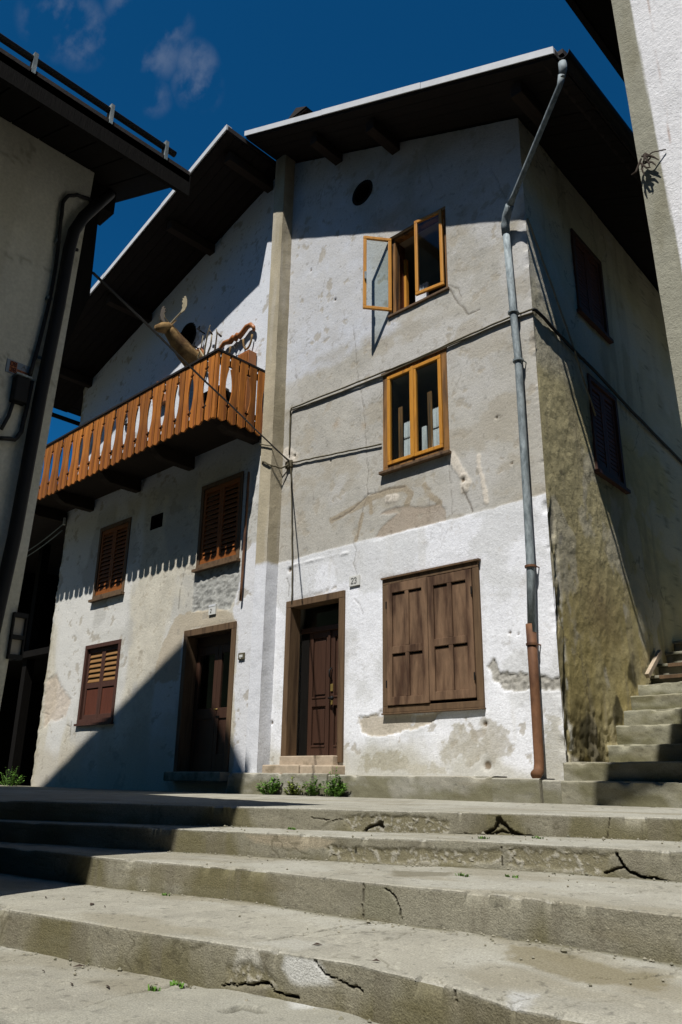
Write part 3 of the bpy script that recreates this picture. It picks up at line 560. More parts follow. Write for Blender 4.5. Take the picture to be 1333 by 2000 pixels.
# what stands on the inside: second casements ajar and a lace curtain
for x0 in (a+0.29, xm+0.25): MB().box(x0-0.04, x0+0.03, 0.03, 0.045, c0+0.1, c0+0.92+0.06*(x0 > xm)).build('inner_casement', M['honey_old'], W2)
def curtain(x0, x1, z0, z1, y, parent, name='lace_curtain'):
    n = 60; mb = MB(); vs = []
    for j, z in enumerate((z0, z1)):
        for i in range(n): x = x0+(x1-x0)*i/(n-1); vs.append((x, y+0.018*math.sin(i*0.9)+0.008*math.sin(i*2.3+j), z+(0.0 if j else 0.02*abs(math.sin(i*0.45)))))
    mb.add(vs, [(i, i+1, n+i+1, n+i) for i in range(n-1)]); return mb.build(name, M['lace'], parent, smooth=True)
for x0, x1, h in ((a+0.33, xm-0.05, 0.0), (xm+0.26, b-0.13, 0.05)):
    curtain(x0, x1, c0+0.12, c0+0.40, 0.05, W2); curtain(x0, x1, c0+0.43, c0+0.66+h, 0.055, W2)
curtain(xm+0.07, xm+0.15, c0+0.12, c0+0.52, 0.085, W2)
# upper window: left casement thrown open, right one just ajar
a, b, c0, d0 = OPEN['win3']
W3 = MB().ring(a, b, c0, d0, 0.07, 0.05, 0.16, wb=0.055, wt=0.05).build('window', M['honey_old'], HOUSE, bevel=0.004)
MB().box(a-0.02, b+0.02, -0.03, 0.05, c0-0.04, c0-0.002).build('sill', M['brown_frame'], W3, bevel=0.006)
MB().box(a, b, 0.16, 0.34, c0+0.001, c0+0.03).build('inner_sill', M['honey'], W3)
MB().box(a+0.001, a+0.03, 0.16, 0.34, c0+0.03, d0-0.02).build('jamb_lining', M['redwood'], W3); MB().box(b-0.03, b-0.001, 0.16, 0.34, c0+0.03, d0-0.02).build('jamb_lining', M['redwood'], W3)
MB().box(a+0.032, a+0.075, 0.30, 0.36, c0+0.04, d0-0.25).build('inner_casement', M['honey'], W3)
curtain(a+0.15, a+0.40, c0+0.05, c0+0.62, 0.42, W3)
def open_sash(hx, z0, z1, w, ang, y0, parent, sgn):
    c, s = math.cos(ang), math.sin(ang)
    def tr(mb):
        mb.v = [(hx+sgn*(p[0]*c-p[1]*s*sgn*sgn), y0-(p[0]*s+p[1]*c)*1.0, p[2]) for p in mb.v]; return mb
    so_ = tr(MB().ring(0, w, z0, z1, 0.05, -0.02, 0.02)).build('sash', M['honey'], parent, bevel=0.006)
    tr(MB().box(0.05, w-0.05, -0.003, 0.003, z0+0.05, z1-0.05)).build('pane', M['glass'], parent)
    return tr
tr = open_sash(a+0.03, c0+0.07, d0-0.03, 0.43, math.radians(128), 0.01, W3, 1)
tr(MB().box(0.385, 0.415, -0.05, -0.021, (c0+d0)/2-0.13, (c0+d0)/2-0.0)).build('handle', M['galv'], W3, bevel=0.006)
open_sash(b-0.06, c0+0.07, d0-0.03, 0.46, math.radians(7), 0.0, W3, -1)
# ground floor window with panelled shutters
def panel_shutter(x0, x1, z0, z1, y, parent, mt, mid=0.42):
    s = MB(); w = 0.085; zm = z0+(z1-z0)*mid; xm2 = (x0+x1)/2
    s.box(x0, x0+w, y, y+0.04, z0, z1); s.box(x1-w, x1, y, y+0.04, z0, z1)
    for (q0, q1) in ((z0, z0+0.1), (zm-0.045, zm+0.045), (z1-0.12, z1)): s.box(x0+w, x1-w, y+0.002, y+0.04, q0, q1)
    for (q0, q1) in ((z0+0.1, zm-0.045), (zm+0.045, z1-0.12)): s.box(xm2-0.03, xm2+0.03, y+0.003, y+0.04, q0, q1)
    so_ = s.build('shutter', M[mt], parent, bevel=0.005)
    for (q0, q1) in ((z0+0.1, zm-0.045), (zm+0.045, z1-0.12)):
        for (p0, p1) in ((x0+w, xm2-0.03), (xm2+0.03, x1-w)):
            MB().box(p0+0.001, p1-0.001, y+0.024, y+0.038, q0+0.001, q1-0.022).build('shutter_panel', M[mt], parent, bevel=0.003)
    return so_
a, b, c0, d0 = OPEN['shutter']
W1 = MB().ring(a, b, c0, d0, 0.085, -0.035, 0.12, wb=0.075, wt=0.07).build('window', M['brown_frame'], HOUSE, bevel=0.005)
MB().box(a-0.005, b+0.03, -0.06, 0.0, d0+0.002, d0+0.025).build('drip_board', M['brown_frame'], W1)
panel_shutter(a+0.09, (a+b)/2-0.003, c0+0.085, d0-0.075, -0.055, W1, 'brown', 0.44); panel_shutter((a+b)/2+0.003, b-0.09, c0+0.11, d0-0.08, -0.05, W1, 'brown', 0.45)
MB().box(a-0.01, b+0.01, -0.05, 0.02, c0-0.022, c0-0.002).build('sill', M['brown_frame'], W1, bevel=0.004)
for z in (c0+0.3, c0+1.3):
    MB().tube([(b-0.088, -0.06, z), (b-0.088, -0.06, z+0.09)], 0.009, 8).build('hinge', M['blackmetal'], W1)
    MB().tube([(a+0.088, -0.06, z), (a+0.088, -0.06, z+0.09)], 0.009, 8).build('hinge', M['blackmetal'], W1)
# ---- right front door
a, b, c0, d0 = OPEN['door_r']
DR = MB(); DR.box(a, a+0.10, -0.03, 0.18, c0, d0-0.10); DR.box(b-0.10, b, -0.03, 0.18, c0, d0-0.10); DR.box(a, b, -0.032, 0.18, d0-0.10, d0)
DR = DR.build('door', M['brown_frame'], HOUSE, bevel=0.006)
ia, ib, it = a+0.10, b-0.10, 1.93; yd = 0.22
MB().box(ia, ib, yd-0.03, yd+0.05, it, it+0.07).build('transom', M['door'], DR, bevel=0.005)
MB().box(ia+0.03, ib-0.03, yd+0.02, yd+0.026, it+0.075, d0-0.1).build('pane', M['glass'], DR)
def leaf(x0, x1, z0, z1, y, parent):
    s = MB(); w = 0.075; zs_ = z0+0.72
    s.box(x0, x0+w, y, y+0.045, z0, z1); s.box(x1-w, x1, y, y+0.045, z0, z1)
    for (q0, q1) in ((z0, z0+0.13), (zs_-0.06, zs_+0.06), (z1-0.09, z1)): s.box(x0+w, x1-w, y+0.002, y+0.045, q0, q1)
    l_ = s.build('door_leaf', M['door'], parent, bevel=0.005)
    for (q0, q1) in ((z0+0.13, zs_-0.06), (zs_+0.06, z1-0.09)):
        MB().box(x0+w+0.001, x1-w-0.001, y+0.026, y+0.04, q0+0.001, q1-0.001).box(x0+w+0.03, x1-w-0.03, y+0.012, y+0.027, q0+0.04, q1-0.04).build('door_panel', M['door'], parent, bevel=0.006)
        MB().box(x0+w+0.001, x1-w-0.001, y-0.008, y+0.012, q0-0.012, q0+0.012).build('moulding', M['door'], parent, bevel=0.005)
    return l_
zb = c0+0.09; leaf(ia+0.16, ia+0.58, zb, it, yd, DR); leaf(ia+0.584, ib-0.005, zb, it, yd+0.01, DR)
MB().box(ia+0.001, ia+0.157, yd+0.0, yd+0.05, zb, it).build('side_panel', M['blackwood'], DR)
MB().box(ia+0.545, ia+0.585, yd-0.012, yd+0.0, zb, it+0.02).build('cover_strip', M['door'], DR, bevel=0.004)
MB().box(ia+0.60, ia+0.645, yd-0.006, yd+0.009, 1.08, 1.18).box(ia+0.60, ia+0.64, yd-0.006, yd+0.009, 0.90, 0.98).build('lock_plate', M['brass'], DR, bevel=0.003)
MB().tube([(ia+0.62,yd-0.004,0.985),(ia+0.62,yd-0.06,0.985),(ia+0.70,yd-0.07,0.98)], 0.012, 8).sphere((ia+0.69, yd-0.065, 0.98), 0.03).build('handle', M['blackmetal'], DR, smooth=True)
MB().tube([(ia+0.62,yd-0.003,1.24),(ia+0.62,yd-0.05,1.28),(ia+0.62,yd-0.05,1.36),(ia+0.62,yd-0.003,1.40)], 0.012, 8).build('door_pull', M['blackmetal'], DR, smooth=True)
MB().box(ia-0.02, ib+0.02, -0.12, 0.30, c0-0.06, zb-0.005).build('threshold', M['sandstone'], DR, bevel=0.012)
MB().box(a-0.10, a+0.62, -0.27, 0.02, -0.02, c0-0.03).build('door_step', M['sandstone'], DR, bevel=0.015); MB().box(a+0.626, b+0.03, -0.26, 0.02, -0.02, c0-0.035).build('door_step', M['sandstone'], DR, bevel=0.02)
# ---- left half: door, low shuttered window, two louvred windows
a, b, c0, d0 = OPEN['door_l']
DL = MB(); DL.box(a, a+0.10, -0.025, 0.2, c0, d0-0.11); DL.box(b-0.10, b, -0.025, 0.2, c0, d0-0.11); DL.box(a, b, -0.027, 0.2, d0-0.11, d0)
DL = DL.build('door', M['brown_frame'], HOUSE, bevel=0.006)
ia, ib = a+0.1, b-0.1; xm = (ia+ib)/2; yd = 0.2
MB().box(ia, ib, yd, yd+0.05, 1.98, d0-0.1).build('transom', M['door'], DL)
for (x0, x1) in ((ia+0.003, xm-0.003), (xm+0.003, ib-0.003)):
    MB().box(x0, x0+0.09, yd, yd+0.045, c0, 1.975).box(x1-0.09, x1, yd, yd+0.045, c0, 1.975).box(x0+0.09, x1-0.09, yd+0.002, yd+0.045, c0, 0.28).box(x0+0.09, x1-0.09, yd+0.002, yd+0.045, 0.82, 0.98).box(x0+0.09, x1-0.09, yd+0.002, yd+0.045, 1.84, 1.975).build('door_leaf', M['door'], DL, bevel=0.004)
    MB().box(x0+0.091, x1-0.091, yd+0.02, yd+0.035, 0.281, 0.819).build('door_panel', M['door'], DL); pane(x0+0.088, x1-0.088, 0.978, 1.842, yd+0.02, DL)
MB().tube([(xm+0.05,yd,0.95),(xm+0.05,yd-0.06,0.95),(xm+0.14,yd-0.06,0.95)], 0.011, 8).build('handle', M['brass'], DL, smooth=True)
MB().box(a-0.03, b+0.03, -0.18, 0.3, -0.12, c0-0.003).build('door_step', M['stone'], DL, bevel=0.015)
def louvre(x0, x1, z0, z1, y, parent, nsl, mt_f, mt_s, solid=0.0):
    w = 0.06; zs_ = z0+(z1-z0)*solid
    s = MB(); s.box(x0, x0+w, y, y+0.04, z0, z1); s.box(x1-w, x1, y, y+0.04, z0, z1); s.box(x0+w, x1-w, y+0.002, y+0.04, z0, z0+0.08); s.box(x0+w, x1-w, y+0.002, y+0.04, z1-0.08, z1)
    if solid: s.box(x0+w, x1-w, y+0.002, y+0.04, zs_-0.05, zs_+0.05)
    so_ = s.build('shutter', M[mt_f], parent, bevel=0.004)
    if solid: MB().box(x0+w+0.001, x1-w-0.001, y+0.018, y+0.034, z0+0.081, zs_-0.07).build('shutter_panel', M['redwood'], parent)
    a0 = (zs_+0.05 if solid else z0+0.08); a1 = z1-0.08
    for i in range(nsl):
        zc = a0+(a1-a0)*(i+0.5)/nsl; h = (a1-a0)/nsl*0.42
        MB().add([(x0+w+0.001,y+0.004,zc-h),(x1-w-0.001,y+0.004,zc-h),(x1-w-0.001,y+0.034,zc+h*0.75),(x0+w+0.001,y+0.034,zc+h*0.75),(x0+w+0.001,y+0.004,zc-h+0.014),(x1-w-0.001,y+0.004,zc-h+0.014),(x1-w-0.001,y+0.034,zc+h*0.75+0.014),(x0+w+0.001,y+0.034,zc+h*0.75+0.014)],
                 [(0,3,2,1),(4,5,6,7),(0,1,5,4),(1,2,6,5),(2,3,7,6),(3,0,4,7)]).build('slat', M[mt_s], parent)
a, b, c0, d0 = OPEN['low_l']
WL = MB().ring(a, b, c0, d0, 0.075, -0.02, 0.1).build('window', M['redframe'], HOUSE, bevel=0.004)
louvre(a+0.08, (a+b)/2-0.003, c0+0.08, d0-0.08, 0.03, WL, 6, 'redframe', 'slat', 0.47); louvre((a+b)/2+0.003, b-0.08, c0+0.08, d0-0.08, 0.03, WL, 6, 'redframe', 'slat', 0.47)
MB().box(a-0.02, b+0.02, -0.06, 0.02, c0-0.04, c0-0.002).build('sill', M['redframe'], WL)
for k in ('up_la', 'up_lb'):
    a, b, c0, d0 = OPEN[k]
    WU = MB().ring(a, b, c0, d0, 0.075, -0.02, 0.1).build('window', M['brown_frame'], HOUSE, bevel=0.004)
    for x0, x1 in ((a+0.08, (a+b)/2-0.003), ((a+b)/2+0.003, b-0.08)):
        louvre(x0, x1, c0+0.08, d0-0.08, 0.0, WU, 14, 'louvre', 'louvre')
    MB().box(a-0.03, b+0.03, -0.08, 0.02, c0-0.05, c0-0.003).build('sill', M['brown_frame'], WU)

# ---- downpipe with bends, clips and rusty foot
DP = [(-0.235,-0.10,1.47),(-0.20,-0.10,2.21),(-0.195,-0.095,2.93),(-0.185,-0.10,4.81),(-0.21,-0.10,5.47),(-0.24,-0.10,6.70)]
dp = MB().tube(DP, [0.048,0.047,0.045,0.045,0.045,0.045], 14).tube([(-0.24,-0.10,6.66),(-0.24,-0.105,6.80),(-0.20,-0.13,6.90),(-0.1,-0.20,6.98)], [0.055,0.056,0.056,0.055], 14)
dp = dp.build('downpipe', M['galv'], HOUSE, smooth=True)
MB().tube([(-0.13,-0.18,6.96),(0.0,-0.25,7.05),(0.98,-0.755,7.74),(1.03,-0.78,7.84)], [0.05,0.036,0.034,0.045], 14).build('offset_pipe', M['galv'], dp, smooth=True)
MB().tube([(1.02,-0.775,7.80),(1.055,-0.79,7.90),(1.06,-0.79,8.0)], [0.036,0.048,0.052], 14).build('outlet_cup', M['galv'], dp, smooth=True)
MB().tube([(-0.245,-0.10,1.56),(-0.245,-0.10,0.9),(-0.25,-0.10,0.12),(-0.25,-0.12,0.04),(-0.24,-0.2,0.0)], [0.056,0.052,0.052,0.054,0.056], 14).build('pipe_foot', M['rust'], dp, smooth=True)
for z, x in ((1.34,-0.244),(2.2,-0.20),(4.78,-0.185),(5.47,-0.21)):
    MB().tube([(x,-0.10,z-0.012),(x,-0.10,z+0.012)], 0.066, 14).tube([(x+0.05,-0.10,z),(x+0.05,0.03,z)], 0.008, 6).build('pipe_clip', M['rust'] if z < 3 else M['galv'], dp)
# ---- cables clipped to the wall
def cable(pts, r, mt='cable', parent=HOUSE, sub=6, sag=0.0, name='cable'):
    P_ = [Vector(p) for p in pts]; out = []
    for i in range(len(P_)-1):
        for k in range(sub):
            t = k/sub; p = P_[i].lerp(P_[i+1], t); p.z -= sag*4*t*(1-t)*(P_[i+1]-P_[i]).length; p += Vector((rnd.uniform(-1,1),0,rnd.uniform(-1,1)))*0.004; out.append(p)
    out.append(P_[-1]); return MB().tube(out, r, 7).build(name, M[mt], parent, smooth=True)
cable([(-4.36,-0.02,4.75),(-4.365,-0.025,5.50),(-4.34,-0.03,5.545),(-2.9,-0.03,5.50),(-1.9,-0.035,5.455),(-0.9,-0.03,5.48),(-0.32,-0.03,5.475),(0.02,-0.03,5.45)], 0.013)
cable([(-4.35,-0.02,5.52),(-3.4,-0.025,5.46),(-2.4,-0.03,5.425),(-1.4,-0.03,5.45),(-0.32,-0.025,5.44),(0.02,-0.02,5.41)], 0.011)
cable([(-4.33,-0.03,4.60),(-3.9,-0.025,4.545),(-3.2,-0.025,4.46),(-2.45,-0.025,4.37)], 0.012)
cable([(-4.31,-0.03,4.60),(-4.27,-0.03,4.2),(-4.23,-0.03,3.6),(-4.18,-0.035,2.9),(-4.16,-0.035,2.35)], 0.010)
cable([(-4.32,-0.03,4.58),(-4.45,-0.10,4.52),(-4.53,-0.26,4.55),(-4.7,-0.26,4.66),(-4.79,-0.2,4.62),(-4.95,-0.03,4.5)], 0.013, sub=4)
cable([(-4.32,-0.03,4.62),(-4.5,-0.26,4.86),(-4.79,-0.26,4.98),(-4.95,-0.03,4.92)], 0.010, sub=4)
cable([(0.02,-0.03,5.45),SP(0.06,5.47,0.03),SP(1.2,5.36,0.035),SP(1.6,5.32,0.05),SP(3.0,5.22,0.035),SP(5.5,5.08,0.03)], 0.022, 'cable_b')
cable([SP(0.02,6.84,0.02),SP(0.5,6.18,0.035),SP(0.97,5.53,0.04),SP(1.58,4.60,0.04)], 0.012, 'bone', name='conduit')
MB().box(-4.42,-4.28,-0.05,0.0,4.52,4.64).build('junction_box', M['cable'], HOUSE, bevel=0.01)
# tension cable from the pilaster up to the left eave
cable([(-4.33,-0.05,4.62), (-0.620,-5.392,3.435)], 0.011, 'cable_b', sub=10, name='stay_cable')
cable([(-5.30,-0.05,4.7),(-5.31,-0.05,3.9),(-5.33,-0.05,2.55)], 0.022, 'rust', name='conduit')
for p0, p1 in (((-11.6,-0.03,5.1),(-0.42,-5.9,1.25)),((-11.6,-0.03,5.0),(-0.42,-5.9,1.20))): pass
# house number plates, bell
pl = MB().box(-3.03,-2.84,-0.03,0.0,2.42,2.56).build('number_plate', M['white'], HOUSE, bevel=0.003)
def strokes(name, sets, ox, oz, s, y, w, mt, parent, plane='xz'):
    mb = MB()
    for st in sets:
        for p, q in zip(st[:-1], st[1:]):
            if plane == 'xz': mb.beam((ox+p[0]*s,y,oz+p[1]*s),(ox+q[0]*s,y,oz+q[1]*s), w, 0.003, upv=(0,1,0))
            else: mb.beam((y,ox+p[0]*s,oz+p[1]*s),(y,ox+q[0]*s,oz+q[1]*s), w, 0.003, upv=(1,0,0))
    return mb.build(name, M[mt], parent)
DIG = {'2': [[(0,0.8),(0.12,1),(0.42,1),(0.55,0.8),(0.5,0.6),(0,0),(0.56,0)]], '3': [[(0,0.85),(0.15,1),(0.42,1),(0.55,0.8),(0.45,0.56),(0.25,0.52),(0.47,0.48),(0.57,0.25),(0.42,0),(0.13,0),(0,0.15)]],
       '0': [[(0.15,0),(0,0.25),(0,0.75),(0.15,1),(0.42,1),(0.56,0.75),(0.56,0.25),(0.42,0),(0.15,0)]], '8': [[(0.15,0),(0,0.22),(0.12,0.5),(0,0.78),(0.15,1),(0.42,1),(0.56,0.78),(0.44,0.5),(0.56,0.22),(0.42,0),(0.15,0)],[(0.12,0.5),(0.44,0.5)]]}
strokes('number', DIG['2'], -2.99, 2.455, 0.075, -0.0325, 0.010, 'ink', pl); strokes('number', DIG['3'], -2.935, 2.455, 0.075, -0.0325, 0.010, 'ink', pl)
pl2 = MB().box(-6.16,-5.98,-0.03,0.0,2.43,2.60).build('number_plate', M['white'], HOUSE, bevel=0.003)
MB().box(-6.158,-5.982,-0.034,-0.030,2.565,2.598).build('plate_top', M['flash'], pl2)
strokes('number', DIG['2'], -6.11, 2.465, 0.06, -0.0325, 0.007, 'cable', pl2)
be = MB().box(-5.34,-5.20,-0.025,0.0,1.64,1.74).build('bell_push', M['cable'], HOUSE, bevel=0.004); MB().box(-5.31,-5.23,-0.03,-0.025,1.67,1.71).build('name_strip', M['white'], be); MB().tube([(-5.275,-0.03,1.655),(-5.275,-0.036,1.655)],0.008,8).build('button', M['white'], be)
for z in (5.1,): MB().tube([(-11.55,-0.06,5.12),(-11.58,-0.05,5.28)], 0.03, 8).build('insulator', M['white'], HOUSE)

# ---- balcony
BX0, BX1, BN, BZ = -11.9, -5.04, 1.0, 5.25
BAL = MB().box(BX0, BX1, -BN+0.06, 0.0, 5.44, 5.48).build('balcony', M['dkwood2'], HOUSE)
for x in (-5.22, -7.0, -8.75, -10.5, -11.7):
    MB().prism([(-BN+0.1,5.435),(0.1,5.435),(0.1,5.20),(-BN+0.35,5.20),(-BN+0.22,5.26),(-BN+0.16,5.33),(-BN+0.1,5.35)], x-0.085, x+0.085, 'x').build('bracket_beam', M['dkwood2'], BAL, bevel=0.008)
MB().box(BX0, BX1-0.02, -BN+0.03, -BN+0.10, 5.33, 5.43).build('edge_beam', M['dkwood2'], BAL)
MB().box(BX0, BX1+0.03, -BN-0.05, -BN+0.06, 6.43, 6.475).box(BX1-0.06, BX1+0.03, -BN+0.06, -0.01, 6.43, 6.475).build('handrail', M['dkwood'], BAL, bevel=0.006)
MB().box(BX0, BX1-0.02, -BN+0.0, -BN+0.04, 6.26, 6.36).box(BX0, BX1-0.02, -BN+0.0, -BN+0.04, 5.52, 5.60).build('rail', M['dkwood'], BAL)
MB().box(BX1-0.045, BX1-0.005, -BN+0.04, -0.02, 6.26, 6.36).box(BX1-0.045, BX1-0.005, -BN+0.04, -0.02, 5.52, 5.60).build('rail', M['dkwood'], BAL)
MB().box(BX1-0.06, BX1+0.0, -BN-0.028, -BN+0.03, 5.26, 6.43).build('corner_post', M['balc'], BAL, bevel=0.005)
# fretted boards: one straight edge, one edge cut to a long waist between two notches, mirrored in turn
def plank_poly(mir, w=0.160, H=1.165):
    e = [(w,0.03),(w,0.24),(w-0.03,0.265),(w,0.295)]+[(w-0.05*math.sin(math.pi*t/10)**0.8, 0.30+0.62*t/10) for t in range(1, 10)]+[(w,0.93),(w-0.03,0.96),(w,0.985),(w,H)]
    p = [(0.012,0.0),(w*0.5,-0.02)]+e+[(0.0,H),(0.0,0.02)]
    return [(w-x, z) for x, z in p][::-1] if mir else p
def mk_plank(mir):
    return MB().prism(plank_poly(mir), -0.013, 0.013)
proto = {}
x = BX1-0.06; k = 0
while x-0.2 > BX0:
    x -= 0.199; mir = k % 2 == 0
    if mir not in proto:
        proto[mir] = mk_plank(mir).build('plank', M['balc'], BAL, bevel=0.004); o = proto[mir]
    else: o = dup(proto[mir], BAL)
    o.matrix_basis = Matrix.Translation((x+0.03*(0.5 if mir else -0.1), -BN-0.014+rnd.uniform(-0.003,0.003), 5.265+rnd.uniform(-0.008,0.008))) @ Matrix.Rotation(rnd.uniform(-0.006,0.006), 4, 'Y'); k += 1
for i in range(5):
    o = dup(proto[i % 2 == 1], BAL)
    o.matrix_basis = Matrix.Translation((BX1+0.013, -BN+0.045+i*0.192, 5.265+rnd.uniform(-0.008,0.008))) @ Matrix.Rotation(math.pi/2, 4, 'Z')

# ---- things kept on the balcony wall
# mounted fallow-deer head
b0 = Vector((-7.05,-0.02,7.42))
DEER = empty('deer_trophy', b0, 'mounted tan fallow deer head with palmate antlers above the balcony', 'hunting trophy')
MB().prism([(b0.x+0.20*math.cos(t)*1.0, b0.z+0.30*math.sin(t)) for t in np.linspace(0, 2*math.pi, 24, endpoint=False)], -0.045, -0.005).build('shield', M['yoke'], DEER, bevel=0.008)
neck = MB().tube([(-7.05,-0.03,7.40),(-7.05,-0.16,7.42),(-7.05,-0.34,7.52),(-7.06,-0.52,7.66),(-7.07,-0.66,7.79),(-7.08,-0.74,7.84)], [0.19,0.20,0.18,0.15,0.122,0.10], 16)
neck.tube([(-7.07,-0.66,7.84),(-7.08,-0.74,7.85),(-7.09,-0.84,7.815),(-7.10,-0.92,7.77),(-7.105,-0.97,7.755)], [0.10,0.115,0.10,0.075,0.055], 14)
neck.build('head', M['fur'], DEER, smooth=True)
for s in (-1, 1):
    MB().add([(-7.08+s*0.06,-0.72,7.90),(-7.08+s*0.14,-0.70,7.97),(-7.08+s*0.21,-0.68,7.96),(-7.08+s*0.13,-0.71,7.89),(-7.08+s*0.13,-0.69,7.94)], [(0,1,4),(1,2,4),(2,3,4),(3,0,4)]).build('ear', M['fur'], DEER)
    MB().sphere((-7.085+s*0.06,-0.84,7.845), 0.017).build('eye', M['blackmetal'], DEER, smooth=True)
    bx = -7.08+s*0.04; st = MB().tube([(bx,-0.72,7.91),(bx+s*0.10,-0.68,8.02),(bx+s*0.22,-0.64,8.12)], [0.018,0.015,0.017], 8)
    st.tube([(bx+s*0.01,-0.74,7.93),(bx+s*0.03,-0.86,7.99),(bx+s*0.04,-0.9,8.08)], [0.012,0.009,0.004], 7)
    pts = [(0.22,8.10),(0.30,8.18),(0.345,8.30),(0.34,8.44),(0.30,8.56),(0.25,8.545),(0.27,8.50),(0.22,8.50),(0.245,8.44),(0.215,8.42),(0.25,8.35),(0.225,8.31),(0.245,8.24),(0.21,8.15)]
    pm = MB().prism([(s*(p[0]-0.21), p[1]) for p in pts], -0.01, 0.01); pm.v = [(0.8*v[0], v[1], 8.10+(v[2]-8.10)*0.82) for v in pm.v]; pm.v = [(bx+s*0.21+0.72*v[0]-0.69*v[1], -0.645+0.69*v[0]+0.72*v[1], v[2]) for v in pm.v]; st.add(pm.v, pm.f); st.build('antler', M['bone'] if s > 0 else M['horn'], DEER, bevel=0.003)
# carved double yoke with loops
Y0 = Vector((-5.85,-0.06,7.35))
YK = empty('ox_yoke', Y0, 'polished carved wooden ox yoke with hanging loops on white wall', 'yoke')
prof = [(-6.32,7.30),(-6.28,7.40),(-6.18,7.46),(-6.08,7.44),(-6.0,7.42),(-5.92,7.47),(-5.86,7.42),(-5.80,7.47),(-5.74,7.42),(-5.66,7.46),(-5.55,7.53),(-5.44,7.53),(-5.36,7.45),(-5.34,7.38)]
MB().tube([(p[0],-0.08,p[1]) for p in prof], [0.028,0.035,0.045,0.05,0.055,0.05,0.058,0.05,0.058,0.05,0.05,0.045,0.035,0.028], 10).build('beam', M['yoke'], YK, smooth=True)
for cx_ in (-6.12, -5.52):
    MB().tube([(cx_+0.12*math.cos(t), -0.07, 7.36-0.04+0.24*math.sin(t)) for t in np.linspace(math.pi, 2*math.pi, 12)], 0.018, 8).build('neck_loop', M['fur'], YK, smooth=True)
MB().tube([(-5.85+0.06*math.cos(t), -0.06, 7.33+0.11*math.sin(t)) for t in np.linspace(math.pi, 2*math.pi, 9)], 0.006, 6).build('chain', M['horn'], YK, smooth=True)
# wooden cupboard in the corner
CB = empty('wooden_cupboard', (-5.42,-0.2,5.48), 'small orange wooden cupboard in the balcony corner', 'cupboard')
MB().box(-5.60,-5.30,-0.20,-0.02,5.485,6.93).build('carcass', M['yoke'], CB, bevel=0.006); MB().box(-5.58,-5.32,-0.22,-0.202,5.55,6.88).build('door', M['balc'], CB, bevel=0.006); MB().sphere((-5.36,-0.232,6.4),0.018).build('knob', M['horn'], CB)
# bundle of antlers and iron hooks
AN = empty('antler_bundle', (-6.62,-0.03,7.1), 'bundle of thin branching antlers hung beside the deer head', 'antlers')
for q in ([(-7.05,7.02),(-6.92,7.3),(-6.72,7.55),(-6.62,7.72)],[(-6.75,7.12),(-6.68,7.5),(-6.55,7.78),(-6.42,7.86)],[(-6.62,7.02),(-6.66,7.3),(-6.78,7.52)],[(-6.68,7.35),(-6.5,7.5),(-6.42,7.68)],[(-6.5,7.15),(-6.35,7.4),(-6.26,7.62),(-6.22,7.7)],[(-6.9,7.28),(-6.72,7.33),(-6.48,7.28)],[(-6.55,7.78),(-6.6,7.9)],[(-6.26,7.62),(-6.34,7.72)]):
    MB().tube([(p[0],-0.10-0.05*i,p[1]) for i, p in enumerate(q)], [0.02,0.017,0.013,0.008][:len(q)], 7).build('antler', M['horn'] if len(q) == 2 else M['bone'], AN, smooth=True)
for hx, hz, hl in ((-6.9,7.98,'upper black iron hook on the shaded wall above the antlers'),(-7.02,7.68,'lower black iron hook on the shaded wall beside the antlers')):
    H = MB().tube([(hx,-0.02,hz),(hx,-0.16,hz+0.02),(hx+0.1,-0.2,hz-0.06)], 0.014, 7); H.prism([(hx-0.06,hz+0.05),(hx+0.05,hz+0.08),(hx+0.03,hz-0.02)], -0.19, -0.17)
    ident(H.build('iron_hook', M['blackmetal'], None, smooth=False), hl, 'hook', 'iron hooks by the antlers')
# carved wooden boot rack and horseshoe further along the wall
WB = MB().prism([(-8.36,7.30),(-8.28,7.42),(-8.22,7.40),(-8.1,7.12),(-7.94,7.02),(-7.9,6.86),(-8.16,6.86),(-8.24,7.04)], -0.12, -0.02).build('carved_board', M['yoke'], None, bevel=0.01)
ident(WB, 'small carved orange wooden board on the shaded balcony wall', 'board')
HS = MB().tube([(-9.35+0.15*math.cos(t), -0.05, 7.0+0.17*math.sin(t)) for t in np.linspace(math.pi*0.85, 2.15*math.pi, 16)], 0.03, 8).build('horseshoe', M['blackmetal'], None, smooth=True)
ident(HS, 'large dark horseshoe hung on the shaded balcony wall', 'horseshoe')
TB = empty('laundry_rack', (-9.9,-0.7,6.47), 'thin wire drying rack leaning above the balcony handrail', 'rack')
for i in range(3): MB().tube([(-10.6,-0.75+0.06*i,6.56+0.03*i),(-9.2,-0.75+0.06*i,6.62+0.03*i)], 0.005, 6).build('wire', M['galv'], TB)
for xx in (-10.55,-9.25): MB().tube([(xx,-0.70,5.49),(xx,-0.69,6.68)], 0.009, 6).build('post', M['galv'], TB)
BXX = empty('storage_crate', (-5.5,-0.62,5.48), 'dark crate with white bundle behind the balcony end boards', 'crate')
MB().box(-5.75,-5.25,-0.85,-0.42,5.485,5.95).build('body', M['blackwood'], BXX, bevel=0.01); MB().sphere((-5.5,-0.62,6.02),(0.2,0.17,0.09)).build('white_bundle', M['lace'], BXX, smooth=True)

# ================================================================== STEPS, LANDING, GROUND
ident(MB().box(-160,160,-160,160,-1.4,-0.93).build('ground', M['ground']), kind='structure')
